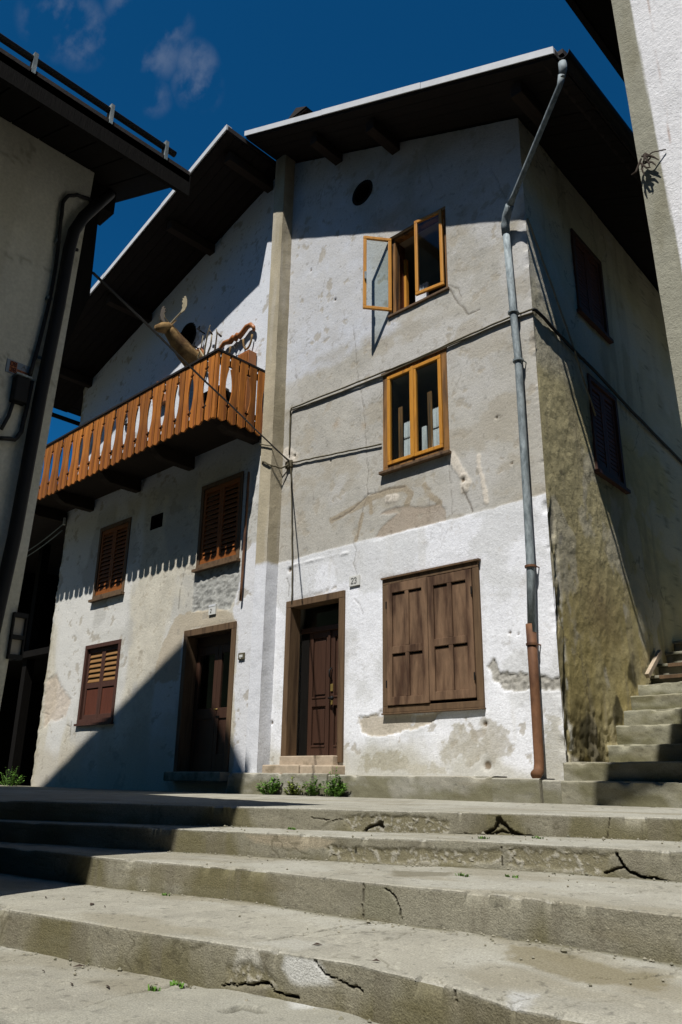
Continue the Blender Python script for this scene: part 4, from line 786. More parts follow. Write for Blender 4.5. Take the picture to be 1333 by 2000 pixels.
# unseen wooded hillside, added around the viewer to cut low sky light
mb = MB(); na, nr = 72, 10; hv = []
for j in range(nr+1):
    for i in range(na+1):
        a = math.radians(-178+262*i/na); rr_ = 90+200*j/nr; e = math.sin(math.pi*i/na)**0.4*(27+5*math.sin(i*0.55)+3*math.sin(i*1.3)); h = math.tan(math.radians(max(e, 0)))*rr_*(j/nr)**0.9 if j else -1.5
        hv.append((math.cos(a)*rr_, math.sin(a)*rr_, h))
mb.add(hv, [(j*(na+1)+i, j*(na+1)+i+1, (j+1)*(na+1)+i+1, (j+1)*(na+1)+i) for j in range(nr) for i in range(na)])
ident(mb.build('sky_block_hills', M['sky_block'], None, smooth=True), kind='structure')
LZ = [-0.265, -0.398, -0.538, -0.698, -0.860]
LINES = {1: [[0.8613, -3.2135], [0.8884, 0.4591], [-0.4591, 0.8884]], 2: [[1.1126, -3.7662], [0.9383, 0.3458], [-0.3458, 0.9383]], 3: [[1.3205, -4.6211], [0.9899, 0.1415], [-0.1415, 0.9899]], 4: [[1.6988, -5.4505], [0.992, 0.1259], [-0.1259, 0.992]]}
EOFF = {1: [(-4.179, 0), (-1.179, 0.024), (-0.579, -0.061), (0.406, 0.061), (1.352, -0.024), (4.352, -0.024)], 2: [(-4.383, 0), (-1.383, 0.001), (-0.403, -0.036), (0.476, 0.069), (1.31, -0.035), (4.3100000000000005, -0.035)], 3: [(-4.635, 0), (-1.635, -0.06), (-0.689, 0.076), (0.039, 0.002), (0.808, 0.028), (1.477, -0.046), (4.477, -0.046)], 4: [(-4.627, 0), (-1.627, -0.037), (-0.456, 0.025), (0.312, 0.084), (0.771, 0.011), (0.999, -0.083), (3.999, -0.083)]}
STAIR = empty('stairway', (1.2,-4.2,-0.86), kind='structure')
def eoff(i, u):
    p = EOFF[i]; return np.interp(u, [q[0] for q in p], [q[1] for q in p])
def agg(u, v, s): return sstep(fbm(u*42, v*42, s, 3, 0.8), 0.52, 0.66)
def concrete(u, v, s):
    n = fbm(u*1.6, v*1.6, s); n2 = fbm(u*7, v*7, s+3); c = np.empty(u.shape+(3,)); c[:] = (0.285, 0.272, 0.222); c = c*(0.82+0.36*n2)[..., None]
    c = lerp(c, (0.335,0.325,0.275), sstep(n, 0.5, 0.66)*0.7); c = lerp(c, (0.215,0.195,0.14), sstep(fbm(u*1.1, v*2.3, s+9), 0.56, 0.7)*0.6)
    c = c*(1-0.35*sstep(vnoise(u*38, v*38, s+13), 0.8, 0.95)+0.22*sstep(vnoise(u*45, v*45, s+15), 0.82, 0.95))[..., None]; return c
def make_step(i, u0, u1, depth, feats):
    c0, dvec, nvec = [np.array(q) for q in LINES[i]]; zt, zb = LZ[i-1], LZ[i]
    us = np.concatenate([np.linspace(u0, -2.3, max(2, int((-2.3-u0)/0.08)), endpoint=False), np.arange(-2.3, 2.2, 0.0062), np.linspace(2.2, u1, max(2, int((u1-2.2)/0.08)))])
    back = np.concatenate([np.linspace(depth, 1.5, 12, endpoint=False) if depth > 1.6 else [], np.concatenate([np.arange(min(depth, 1.5), 0.3, -0.017), np.arange(0.3, 0.012, -0.010)])])
    H = zt-zb+0.03; ris = np.arange(0.0, H, 0.006)
    prof = [(b, 0.0, 1) for b in back]+[(0.005, 0.0, 0), (0.0, -0.004, 0)]+[(0.0, -0.014-r, 2) for r in ris]
    V = np.array([p[0] for p in prof]); Zp = np.array([p[1] for p in prof]); Tp = np.array([p[2] for p in prof])
    U, Vv = np.meshgrid(us, V); ZZ = np.repeat(Zp[:, None], len(us), 1); TT = np.repeat(Tp[:, None], len(us), 1)
    s = 400+i*50; isr = TT == 2
    w = np.where(isr, -ZZ+3.0, Vv)                                 # second texture axis
    c = concrete(U, w, s)
    # risers: darker and browner than the treads, mossier, with vertical drip stains
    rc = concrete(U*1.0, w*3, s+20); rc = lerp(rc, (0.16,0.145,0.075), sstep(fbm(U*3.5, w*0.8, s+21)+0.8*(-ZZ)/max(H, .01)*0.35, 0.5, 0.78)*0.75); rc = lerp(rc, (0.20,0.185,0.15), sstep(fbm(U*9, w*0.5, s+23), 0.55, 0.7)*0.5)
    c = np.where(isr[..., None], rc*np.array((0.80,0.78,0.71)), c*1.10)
    n3 = fbm(U*14, w*14, s+5, 3)
    dn = (fbm(U*2.5, w*2.5, s+6)-0.5)*0.008+(n3-0.5)*0.002              # along the surface normal
    # worn nosing: chips
    chip = sstep(fbm(U*6.5, w*0.0+2, s+7, 5, 0.62), 0.60, 0.68)
    nose = np.exp(-(Vv/0.035)**2)*(~isr)+np.exp(-((ZZ)/0.03)**2)*isr
    edgein = 0.008*(fbm(U*7, U*0, s+8)-0.4)+0.022*chip*np.exp(-((ZZ)/0.035)**2)
    nz2 = np.exp(-(Vv/0.02)**2)*(~isr)+np.exp(-((ZZ)/0.012)**2)*isr; c = lerp(c, (0.40,0.385,0.33), nz2*sstep(n3, 0.42, 0.62)*(0.3+0.5*chip))
    drop = 0.02*chip*nose*(n3+0.3)
    inn = np.zeros(U.shape); 
    jx = (fbm(U*16, w*16, s+31, 4, 0.7)-0.5)*0.07; jw = (fbm(U*16, w*16, s+33, 4, 0.7)-0.5)*0.07
    wv = 0.30+1.25*fbm(U*8, w*8, s+51, 3)
    for f in feats:
        if f[0] == 'rc':       # crack in the riser: points (u,z), width, depth, colour strength
            k = sstep(-pdist(U+jx*f[4], ZZ+zt+jw*f[4]*0.6, f[1]), -f[2]*1.0*wv, -f[2]*0.3*wv)*isr; inn = inn+0.55*f[3]*k; c = lerp(c, (0.06,0.048,0.03), k*0.8)
        elif f[0] == 'ra':     # spalled riser with exposed aggregate
            k = polymask(U+jx, ZZ+zt+jw*0.5, f[1], 0.015)*isr; a = agg(U, w, s+41); inn = inn+k*(0.009-0.009*a*fbm(U*20, w*20, s+43)); cc_ = lerp(np.broadcast_to(np.array((0.20,0.18,0.115)), c.shape), (0.40,0.38,0.32), a*0.75); c = c*(1-k[..., None])+cc_*k[..., None]
        elif f[0] == 'rp':     # riser patch of another colour
            k = polymask(U+jx*f[3], ZZ+zt+jw*f[3]*0.5, f[1], 0.015)*isr; c = lerp(c, f[2], k*0.9)
        elif f[0] == 'tc':     # crack in the tread (u,v)
            k = sstep(-pdist(U+jx*f[4], Vv+jw*f[4], f[1]), -f[2]*1.1*wv, -f[2]*0.35*wv)*(~isr); dn = dn-f[3]*k; c = lerp(c, (0.06,0.052,0.03), k*0.8)
        elif f[0] == 'tp':
            k = polymask(U+jx*f[3], Vv+jw*f[3], f[1], 0.03)*(~isr); c = lerp(c, f[2], k*0.8)
    ev = eoff(i, U)+edgein
    hair = sstep(-np.abs(fbm(U*1.7, w*1.7, s+61, 5, 0.55)-0.5), -0.008, -0.002)*sstep(fbm(U*0.9, w*0.9, s+63), 0.42, 0.55); c = lerp(c, (0.09,0.08,0.05), hair*0.5); dn = dn-0.003*hair
    if i > 1:       # silt and moss where the tread meets the riser above
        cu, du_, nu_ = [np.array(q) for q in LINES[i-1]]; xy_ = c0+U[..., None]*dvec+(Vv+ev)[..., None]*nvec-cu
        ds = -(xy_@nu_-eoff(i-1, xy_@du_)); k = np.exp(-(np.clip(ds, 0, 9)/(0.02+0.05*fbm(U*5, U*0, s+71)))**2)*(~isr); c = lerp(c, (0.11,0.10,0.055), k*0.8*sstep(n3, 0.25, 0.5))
    off = np.where(isr, ev-0.0+inn-dn*0.6, Vv+ev)
    Pz = zt+ZZ+np.where(isr, 0, dn-drop)
    P = np.empty(U.shape+(3,)); xy = c0+U[..., None]*dvec+off[..., None]*nvec; P[..., :2] = xy; P[..., 2] = Pz
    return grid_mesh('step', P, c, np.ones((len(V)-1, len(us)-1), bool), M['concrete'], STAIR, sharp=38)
F1 = [('ra', [(-0.714,-0.322),(-0.600,-0.293),(-0.389,-0.294),(-0.183,-0.299),(-0.014,-0.316),(0.016,-0.408),(-0.252,-0.416),(-0.599,-0.414)]),
      ('rc', [(-0.924,-0.321),(-0.851,-0.332),(-0.760,-0.345),(-0.706,-0.328)], 0.006, 0.02, 0.6), ('rc', [(-0.550,-0.406),(-0.508,-0.373),(-0.452,-0.347),(-0.424,-0.377),(-0.438,-0.340)], 0.013, 0.06, 0.7),
      ('rc', [(0.206,-0.414),(0.262,-0.382),(0.313,-0.338),(0.321,-0.295),(0.339,-0.319),(0.376,-0.354),(0.406,-0.384),(0.484,-0.399),(0.562,-0.409)], 0.016, 0.08, 0.8),
      ('rc', [(0.277,-0.400),(0.343,-0.367),(0.405,-0.396)], 0.012, 0.05, 0.6), ('rc', [(1.002,-0.260),(0.983,-0.401)], 0.004, 0.015, 0.4), ('rc', [(0.016,-0.408),(0.099,-0.393),(0.180,-0.409)], 0.005, 0.02, 0.6)]
F2 = [('ra', [(-0.622,-0.457),(-0.227,-0.451),(0.203,-0.449),(0.421,-0.434),(0.417,-0.512),(0.141,-0.521),(-0.228,-0.528),(-0.587,-0.523)]), ('ra', [(0.451,-0.420),(0.741,-0.425),(1.018,-0.428),(0.970,-0.529),(0.707,-0.523),(0.446,-0.516)]),
      ('rp', [(-1.192,-0.415),(-0.901,-0.404),(-0.555,-0.420),(-0.622,-0.465),(-0.793,-0.487),(-0.898,-0.477),(-1.116,-0.457)], (0.30,0.26,0.185), 0.7),
      ('rc', [(1.038,-0.427),(1.068,-0.465),(1.104,-0.512),(1.159,-0.528),(1.297,-0.549)], 0.010, 0.08, 0.6), ('rc', [(0.970,-0.524),(1.023,-0.507),(1.081,-0.484)], 0.010, 0.05, 0.6), ('rc', [(0.425,-0.421),(0.423,-0.520)], 0.005, 0.02, 0.4)]
F3 = [('rc', [(0.067,-0.549),(0.068,-0.689)], 0.004, 0.02, 0.3), ('rc', [(0.191,-0.557),(0.241,-0.587),(0.257,-0.628),(0.273,-0.681)], 0.006, 0.03, 0.5), ('rp', [(0.067,-0.545),(0.213,-0.547),(0.254,-0.624),(0.275,-0.685),(0.077,-0.688)], (0.20,0.19,0.135), 0.3),
      ('tc', [(-0.194,0.072),(-0.148,0.372),(-0.042,0.613),(0.236,0.673),(0.481,0.711)], 0.006, 0.012, 1.0), ('tc', [(-0.158,-0.181),(0.026,-0.064),(0.176,-0.030)], 0.012, 0.008, 1.0), ('tp', [(-0.123,0.534),(0.172,0.679),(0.264,0.506),(0.052,0.305)], (0.16,0.145,0.10), 1.0)]
F4 = [('rp', [(0.017,-0.686),(0.113,-0.668),(0.162,-0.709),(0.222,-0.773),(0.071,-0.794),(-0.004,-0.756)], (0.52,0.52,0.49), 0.6), ('rp', [(-0.203,-0.695),(-0.123,-0.703),(-0.104,-0.777),(-0.261,-0.815)], (0.42,0.405,0.35), 0.8), ('ra', [(-0.278,-0.774),(-0.159,-0.745),(-0.079,-0.774),(-0.026,-0.816),(-0.286,-0.836)]),
      ('rc', [(-0.286,-0.845),(-0.193,-0.823),(-0.140,-0.824),(-0.089,-0.809),(-0.025,-0.832),(0.073,-0.834)], 0.008, 0.05, 0.7), ('rc', [(0.133,-0.685),(0.153,-0.719),(0.192,-0.746),(0.256,-0.761),(0.344,-0.779)], 0.006, 0.03, 0.6), ('rc', [(0.753,-0.698),(0.762,-0.739)], 0.004, 0.02, 0.5),
      ('tc', [(-0.028,0.957),(0.162,0.911),(0.320,0.949),(0.468,0.920),(0.575,0.864)], 0.007, 0.02, 0.7), ('tc', [(0.432,0.920),(0.507,0.863),(0.576,0.836),(0.633,0.885)], 0.014, 0.05, 0.7), ('tc', [(-0.215,0.144),(-0.161,0.335),(-0.180,0.606),(-0.113,0.788),(-0.001,0.871)], 0.007, 0.012, 1.3), ('tc', [(-0.046,0.941),(0.150,0.799),(0.254,0.794)], 0.005, 0.01, 0.8), ('tc', [(-0.095,0.320),(-0.019,0.537),(0.076,0.668)], 0.005, 0.01, 1.2),
      ('tp', [(0.583,0.703),(0.809,0.769),(1.230,0.680),(1.290,0.452),(0.941,0.433),(0.721,0.456)], (0.20,0.175,0.11), 1.5), ('tp', [(-0.225,0.066),(-0.136,0.240),(0.033,0.224),(0.017,0.058)], (0.36,0.35,0.30), 1.0), ('tp', [(0.909,0.129),(0.997,0.162),(1.034,-0.003),(0.993,-0.037)], (0.42,0.42,0.40), 0.8), ('tc', [(1.050,0.527),(1.145,0.558),(1.219,0.722)], 0.008, 0.015, 0.8)]
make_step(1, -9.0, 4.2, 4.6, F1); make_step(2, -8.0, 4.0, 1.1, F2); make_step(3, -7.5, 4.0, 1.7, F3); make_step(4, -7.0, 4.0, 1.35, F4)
# grit and crumbs lying against the risers
rg = random.Random(77); mb = MB()
for i in (1, 2, 3, 4):
    cL, dL, nL = LINES[i]
    for q in range(170):
        u = rg.uniform(-2.0, 2.0); v = -abs(rg.gauss(0, 0.05))-0.004 if rg.random() < 0.8 else rg.uniform(-0.6, -0.05); e = float(eoff(i, u)); r_ = rg.uniform(0.003, 0.009)*(1.8 if rg.random() < 0.06 else 1)
        p = (cL[0]+u*dL[0]+(v+e)*nL[0], cL[1]+u*dL[1]+(v+e)*nL[1], LZ[i]+r_*0.5)
        b_ = len(mb.v); mb.v += [(p[0]+r_*rg.uniform(0.7,1.2), p[1], p[2]), (p[0], p[1]+r_*rg.uniform(0.7,1.2), p[2]), (p[0]-r_, p[1], p[2]), (p[0], p[1]-r_, p[2]), (p[0], p[1], p[2]+r_*0.8), (p[0], p[1], p[2]-r_)]
        mb.f += [(b_+a_, b_+(a_+1) % 4, b_+4) for a_ in range(4)]+[(b_+(a_+1) % 4, b_+a_, b_+5) for a_ in range(4)]
ident(mb.build('grit', M['stone'], None), 'loose grit and crumbs of concrete lying on the steps', 'grit', kind='stuff')
# pavement at the foot of the steps
c0, dvec, nvec = [np.array(q) for q in LINES[4]]
us = np.concatenate([np.linspace(-7, -2.4, 30, endpoint=False), np.arange(-2.4, 1.6, 0.011), np.linspace(1.6, 5, 30)]); vs = np.concatenate([np.arange(0.15, -1.6, -0.011), np.linspace(-1.6, -5.5, 40)])
U, Vv = np.meshgrid(us, vs); c = concrete(U, Vv, 700); n3 = fbm(U*14, Vv*14, 705, 3); dn = (fbm(U*4, Vv*4, 706)-0.5)*0.012+(n3-0.5)*0.004
jx = (fbm(U*11, Vv*11, 731)-0.5)*0.05; jw = (fbm(U*11, Vv*11, 733)-0.5)*0.05
new = polymask(U+jx, Vv+jw, [(-0.479,-0.534),(-0.526,-0.383),(-0.487,-0.228),(-0.424,-0.106),(-0.291,0.007),(-0.086,0.014),(0.173,0.052),(0.383,-0.052),(2.5,-3.0),(-2.2,-3.0)], 0.02)
c = lerp(c, (0.30,0.295,0.245), new*0.35); dn = dn+0.008*new
k = polymask(U+jx, Vv+jw, [(-0.167,0.193),(-0.050,0.271),(0.147,0.209),(0.350,0.115),(0.104,-0.090)], 0.03); c = lerp(c, (0.48,0.48,0.45), k*0.9)
for pts, wd, dp_ in (([(-0.475,-0.547),(-0.514,-0.391),(-0.498,-0.266),(-0.436,-0.096),(-0.459,0.032)], 0.008, 0.02), ([(-0.521,-0.248),(-0.505,-0.113),(-0.499,0.020)], 0.008, 0.015), ([(-0.066,-0.231),(-0.063,-0.171),(0.043,-0.180)], 0.02, 0.03)):
    k = sstep(-pdist(U+jx, Vv+jw, pts), -wd*1.6, -wd*0.6); c = lerp(c, (0.05,0.045,0.025), k*0.8); dn = dn-dp_*k
ev = eoff(4, U); P = np.empty(U.shape+(3,)); P[..., :2] = c0+U[..., None]*dvec+(Vv+ev+0.02)[..., None]*nvec; P[..., 2] = LZ[4]+dn
po = grid_mesh('pavement', P, c, np.ones((len(vs)-1, len(us)-1), bool), M['concrete'], None); po['kind'] = 'structure'
# kerb along the foot of the wall, in lengths
def kerb_block(x0, x1, y0, y1, z0, z1, seed, parent, name='kerb_stone', warp=0.012, tone=(1,1,1)):
    nx = max(4, int((x1-x0)/0.025)); prof = [(y1, 0)]+[(y0+q, 0) for q in np.arange(0.24, 0.02, -0.025) if y0+q < y1-0.01]+[(y0+0.008,-0.004),(y0,-0.014)]+[(y0,-q) for q in np.arange(0.03, z1-z0+0.02, 0.02)]
    us = np.linspace(x0, x1, nx); U, Yv = np.meshgrid(us, [p[0] for p in prof]); ZZ = np.repeat(np.array([p[1] for p in prof])[:, None], nx, 1)
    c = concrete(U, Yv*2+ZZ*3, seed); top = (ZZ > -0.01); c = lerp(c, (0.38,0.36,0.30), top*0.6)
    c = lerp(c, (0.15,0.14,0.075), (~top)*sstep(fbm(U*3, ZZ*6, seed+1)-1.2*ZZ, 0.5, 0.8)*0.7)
    c = c*np.array(tone)
    dn = (fbm(U*6, ZZ*8+Yv*3, seed+2)-0.5)*warp*2; chip = sstep(fbm(U*6, U*0, seed+3, 3), 0.55, 0.75)*np.exp(-(ZZ/0.04)**2)*(Yv < y0+0.06)
    P = np.stack([U, Yv-np.where(top, 0, dn)+0.025*chip, z1+ZZ+np.where(top, dn*0.6, 0)-0.02*chip], -1)
    o = grid_mesh(name, P, c, np.ones((len(prof)-1, nx-1), bool), M['concrete'], parent, sharp=38)
    MB().add([(x0,y0,z0),(x0,y1,z0),(x0,y1,z1-0.012),(x0,y0,z1-0.012)], [(0,1,2,3)]).add([(x1,y0,z0),(x1,y1,z0),(x1,y1,z1-0.012),(x1,y0,z1-0.012)], [(0,1,2,3)]).build('kerb_end', M['stone'], parent)
    return o
KB = empty('kerb', (-2.2,-0.2,-0.265), kind='structure')
for x0, x1, z1, s, y0 in ((-5.05,-3.1,0.005,801,-0.32), (-3.095,-0.70,-0.012,811,-0.30), (-0.695,-0.14,-0.03,821,-0.31), (-0.13,0.10,-0.045,831,-0.27)): kerb_block(x0, x1, y0, 0.04, -0.30, z1, s, KB)
ident(MB().box(-4.9,0.1,-0.20,0.25,-0.29,-0.06).build('footing', M['stone']), kind='structure')
# ---- stone stairs climbing the lane beside the house
LS = empty('lane_stairs', (0.6, 1.5, 0.0), kind='structure')
kerb_block(0.09, 3.0, -0.30, 0.35, -0.30, -0.05, 841, LS, 'stone_step', 0.014, (0.85,0.84,0.76)); kerb_block(0.02, 3.0, -0.10, 1.1, -0.30, 0.13, 851, LS, 'stone_step', 0.014, (0.85,0.84,0.76))
for i, (y0, zt) in enumerate(((1.06,0.34),(1.36,0.57),(1.62,0.76),(1.90,0.95),(2.18,1.12))):
    kerb_block(-0.14+0.02*i*0, 2.5, y0, y0+0.34, zt-0.28, zt, 861+i*10, LS, 'stone_step', 0.022, (0.84,0.84,0.74))
for i, (y0, zt) in enumerate(((2.62,1.27),(2.95,1.46),(3.3,1.66),(3.65,1.86))):
    MB().box(-0.17, 2.4, y0, y0+0.33, zt-0.04, zt).build('stone_tread', M['stone'], LS, bevel=0.01); MB().box(-0.17, 2.4, y0+0.05, y0+0.4, zt-0.3, zt-0.045).build('stone_riser', M['stone'], LS)
MB().beam((-0.07,2.40,1.24),(-0.09,2.95,1.62), 0.05, 0.06).build('edge_board', M['sandstone'], LS)
for y_, z_ in ((2.62,1.27),(2.95,1.46)): MB().box(0.0, 2.4, y_-0.02, y_-0.002, z_-0.05, z_-0.005).build('wooden_lip', M['brown_frame'], LS)
MB().box(-0.4, 2.6, 4.0, 9.5, -0.3, 1.9).build('upper_path', M['stone'], LS)
ident(MB().add([(-14,0.3,-0.272),(4.3,0.3,-0.272),(4.3,-1.2,-0.272),(0.82,-3.05,-0.272),(-7.0,-7.1,-0.272),(-14,-7.1,-0.272)], [(0,5,4,3,2,1)]).build('landing', M['stone']), kind='structure')

# ================================================================== LEFT HOUSE (low wing in view, tall gabled block behind it)
LH = empty('neighbour_house', (-3.5,-9.0,-0.9), 'shaded cream house with dark eaves, gutter and black downpipe', 'house')
WXL = -0.40
def lwallf(u, z):
    n2 = fbm(u*2, z*2, 951); n4 = fbm(u*8, z*8, 953); c = np.empty(u.shape+(3,)); c[:] = (0.53,0.51,0.42); c = c*(0.84+0.2*n2+0.14*n4)[..., None]
    c = lerp(c, (0.40,0.37,0.28), sstep(fbm(u*7, z*0.6, 955), 0.55, 0.72)*0.5); c = lerp(c, (0.60,0.59,0.53), sstep(fbm(u*1.6, z*1.6, 957), 0.55, 0.65)*0.5)
    hair = sstep(-np.abs(fbm(u*1.8, z*1.8, 959, 5)-0.5), -0.008, -0.002); c = lerp(c, (0.2,0.18,0.13), hair*0.5)
    return (n2-0.5)*0.012+(n4-0.5)*0.004, c
us = np.concatenate([np.linspace(0, 1.3, 66), np.linspace(1.4, 7.3, 30)]); vs = np.linspace(-0.95, 4.45, 250); U, Zz = np.meshgrid(us, vs); d_, c_ = lwallf(U, Zz)
P = np.stack([WXL+d_*sstep(U, 0, 0.05), -5.72+0.14*(Zz+0.95)/5.4-U, Zz], -1); grid_mesh('side_wall', P, c_, np.ones((len(vs)-1, len(us)-1), bool), M['plaster'], LH)
MB().add([(WXL,-5.72,-0.95),(-7.2,-5.72,-0.95),(-7.2,-5.58,4.45),(-3.8,-5.58,5.6),(WXL,-5.58,4.45)], [(0,1,2,3,4)]).add([(-7.2,-5.72,-0.95),(-7.2,-13,-0.95),(-7.2,-13,4.45),(-7.2,-5.58,4.45)], [(0,1,2,3)]).build('wall', M['cream'], LH)
EX, EZ, EY = 0.28, 3.86, -5.22
def lroof(x): return EZ+0.41*(EX-x) if x > -3.8 else EZ+0.41*(EX+3.8)-0.41*(-3.8-x)
def lslab(x0, x1, y0, y1, t0, t1, name, mt):
    return MB().add([(x0,y0,lroof(x0)-t1),(x1,y0,lroof(x1)-t1),(x1,y1,lroof(x1)-t1),(x0,y1,lroof(x0)-t1),(x0,y0,lroof(x0)-t0),(x1,y0,lroof(x1)-t0),(x1,y1,lroof(x1)-t0),(x0,y1,lroof(x0)-t0)],
      [(0,3,2,1),(4,5,6,7),(0,1,5,4),(1,2,6,5),(2,3,7,6),(3,0,4,7)]).build(name, mt, LRO)
LRO = empty('roof', (-3.0,-9.0,4.0)); attach(LRO, LH)
lslab(-3.8, EX, -13.4, EY, -0.06, 0.03, 'roof_slope', M['tile']); lslab(-7.9, -3.8, -13.4, EY, -0.06, 0.03, 'roof_slope', M['tile'])
y = EY-0.02; k = 0
while y > -8.2: lslab(-1.2, EX-0.01, y-0.19, y-0.004, 0.034, 0.056, 'soffit_board', M['blackwood']); y -= 0.195
MB().box(EX-0.03, EX+0.0, -13.4, EY+0.01, lroof(EX)-0.14, lroof(EX)+0.03).build('fascia', M['blackwood'], LRO)
for x in (-0.62, -2.3, -3.8): MB().box(x-0.1, x+0.1, -5.6, EY-0.12, lroof(x)-0.29, lroof(x)-0.06).build('purlin', M['blackwood'], LRO)
# brace under the purlin end
MB().prism([(-5.56,lroof(-0.62)-0.28),(-5.44,lroof(-0.62)-0.28),(-5.42,3.2),(-5.60,2.5)], -0.66, -0.56, 'x').build('brace', M['blackwood'], LH)
# snow rail on small brackets along the eave
SR = MB().tube([(EX-0.02,-13.0,EZ+0.19),(EX-0.02,-5.34,EZ+0.14)], 0.022, 10).build('snow_rail', M['blackmetal'], LRO, smooth=True)
for yy in (-5.42,-5.84,-6.36,-6.9): MB().box(EX-0.045, EX+0.005, yy-0.012, yy+0.012, EZ+0.03, EZ+0.185).box(EX-0.1, EX+0.0, yy-0.02, yy+0.02, EZ+0.03, EZ+0.045).build('rail_bracket', M['galv'], SR)
# downpipe and cable on the wall
def lwall(px, py, n): return None
DPL = MB().tube([(-0.420,-5.441,4.004),(-0.340,-5.571,3.767),(-0.320,-5.660,3.601),(-0.320,-5.710,3.455),(-0.320,-5.725,3.288),(-0.320,-5.730,3.081),(-0.320,-5.736,2.839),(-0.320,-5.766,2.189),(-0.320,-5.792,1.240),(-0.32,-5.86,0.2),(-0.32,-5.9,-0.8)], 0.040, 14).build('downpipe', M['blackmetal'], LH, smooth=True)
MB().tube([(-0.400,-5.717,3.354),(-0.320,-5.666,3.329)], 0.012, 8).build('pipe_clip', M['blackmetal'], DPL)
cable([(-0.370,-5.550,3.806),(-0.370,-5.624,3.814),(-0.370,-5.708,3.791),(-0.370,-5.765,3.751),(-0.370,-5.794,3.680),(-0.370,-5.791,3.527),(-0.370,-5.774,3.163),(-0.370,-5.781,2.879),(-0.370,-5.811,2.482),(-0.370,-5.833,2.307)], 0.013, 'cable_b', LH, sub=3, name='wall_cable')
cable([(WXL+0.03,-5.81,2.28),(WXL+0.03,-5.82,2.1),(WXL+0.03,-5.83,1.92),(WXL+0.03,-5.86,1.86),(WXL+0.03,-5.95,1.84)], 0.014, 'cable_b', LH, sub=3, name='wall_cable')
for z in (3.35, 2.9, 2.45): MB().box(WXL, WXL+0.035, -5.80, -5.765, z, z+0.02).build('cable_clip', M['galv'], LH)
# utility sign and meter box
SG = MB().box(WXL, WXL+0.006, -5.975, -5.83, 2.295, 2.385).build('utility_sign', M['plate'], LH)
MB().box(WXL+0.0065, WXL+0.008, -5.955, -5.91, 2.302, 2.378).box(WXL+0.0065, WXL+0.008, -5.908, -5.835, 2.300, 2.336).build('orange_field', M['orange'], SG)
for ch_, yy, zz2 in (('0',-5.952,2.346),('8',-5.931,2.346),('3',-5.952,2.307),('8',-5.931,2.307)): strokes('digit', DIG[ch_], yy, zz2, 0.027, WXL+0.0095, 0.005, 'red_ink', SG, 'yz')
strokes('mark', [[(0.1,0.1),(0.5,0.9),(0.9,0.1)],[(0.3,0.5),(0.7,0.5)]], -5.885, 2.345, 0.034, WXL+0.0085, 0.003, 'ink', SG, 'yz'); strokes('mark', [[(0,0.5),(0.35,0.5)],[(0.6,0.5),(1.0,0.5)]], -5.90, 2.303, 0.05, WXL+0.0095, 0.004, 'red_ink', SG, 'yz')
MB().box(WXL, WXL+0.07, -5.925, -5.835, 2.10, 2.272).build('meter_box', M['blackmetal'], LH, bevel=0.01); MB().box(WXL, WXL+0.075, -5.93, -5.83, 2.274, 2.284).build('box_hood', M['galv'], LH)
cable([(WXL+0.03,-5.905,2.1),(WXL+0.03,-5.92,2.0),(WXL+0.03,-5.95,1.9)], 0.012, 'cable_b', LH, sub=3, name='wall_cable')
# small black-framed pair of panes low on the corner; pale sheet stands for reflection
WL_ = MB().ring(0, 1, 0, 1, 0.1, 0, 1).build('pane_frame', M['blackmetal'], LH)
me = WL_.data
for v in me.vertices: v.co = Vector((WXL-0.02+0.05*v.co.y, -5.70+0.085*v.co.x, 0.55+0.27*v.co.z))
MB().box(WXL-0.02, WXL+0.028, -5.70, -5.615, 0.665, 0.69).build('glazing_bar', M['blackmetal'], LH); MB().box(WXL, WXL+0.006, -5.695, -5.62, 0.56, 0.81).build('pane', M['inside'], LH)
# tall block rising behind the wing (outside the picture; it throws the gable shadow on the house front)
MB().prism([(-2.86,-0.9),(-2.86,10.62),(-4.70,12.86),(-8.9,10.60),(-8.9,-0.9)], -14.0, -6.35).build('tower_block', M['cream'], LH)
MB().prism([(-2.72,10.66),(-4.70,13.10),(-4.70,12.94),(-2.72,10.50)], -14.3, -6.02).build('tower_roof', M['tile'], LRO); MB().prism([(-4.70,13.10),(-9.6,10.45),(-9.6,10.29),(-4.70,12.94)], -14.3, -6.02).build('tower_roof', M['tile'], LRO)
# unseen house row added behind the viewer to keep sky light off the walls
MB().prism([(-11.8,-0.95),(-11.8,8.4),(-15.3,10.9),(-18.8,8.4),(-18.8,-0.95)], -9.5, 15.0, 'x').build('sky_block_range', M['cream'], LH)
MB().prism([(-11.3,8.15),(-15.3,11.0),(-15.3,11.15),(-11.3,8.3)], -9.8, 15.3, 'x').build('sky_block_range_roof', M['tile'], LRO); MB().prism([(-19.3,8.15),(-15.3,11.0),(-15.3,11.15),(-19.3,8.3)], -9.8, 15.3, 'x').build('sky_block_range_roof', M['tile'], LRO)
# two wires across the gap to the corner house
for dz in (0.0, -0.14):
    A_ = Vector((-11.60,-0.06,5.14+dz)); B_ = Vector((-16.302,0.850,5.335))+Vector((0,0,dz)); pts = [A_.lerp(B_, t/14)-Vector((0,0,0.08*4*(t/14)*(1-t/14))) for t in range(15)]
    w_ = MB().tube(pts, 0.012, 6).build('overhead_wire', M['galv'], None, smooth=True); ident(w_, ('upper' if dz == 0 else 'lower')+' thin slack wire strung from house corner to the dark barn', 'wire', 'wires from house to barn')

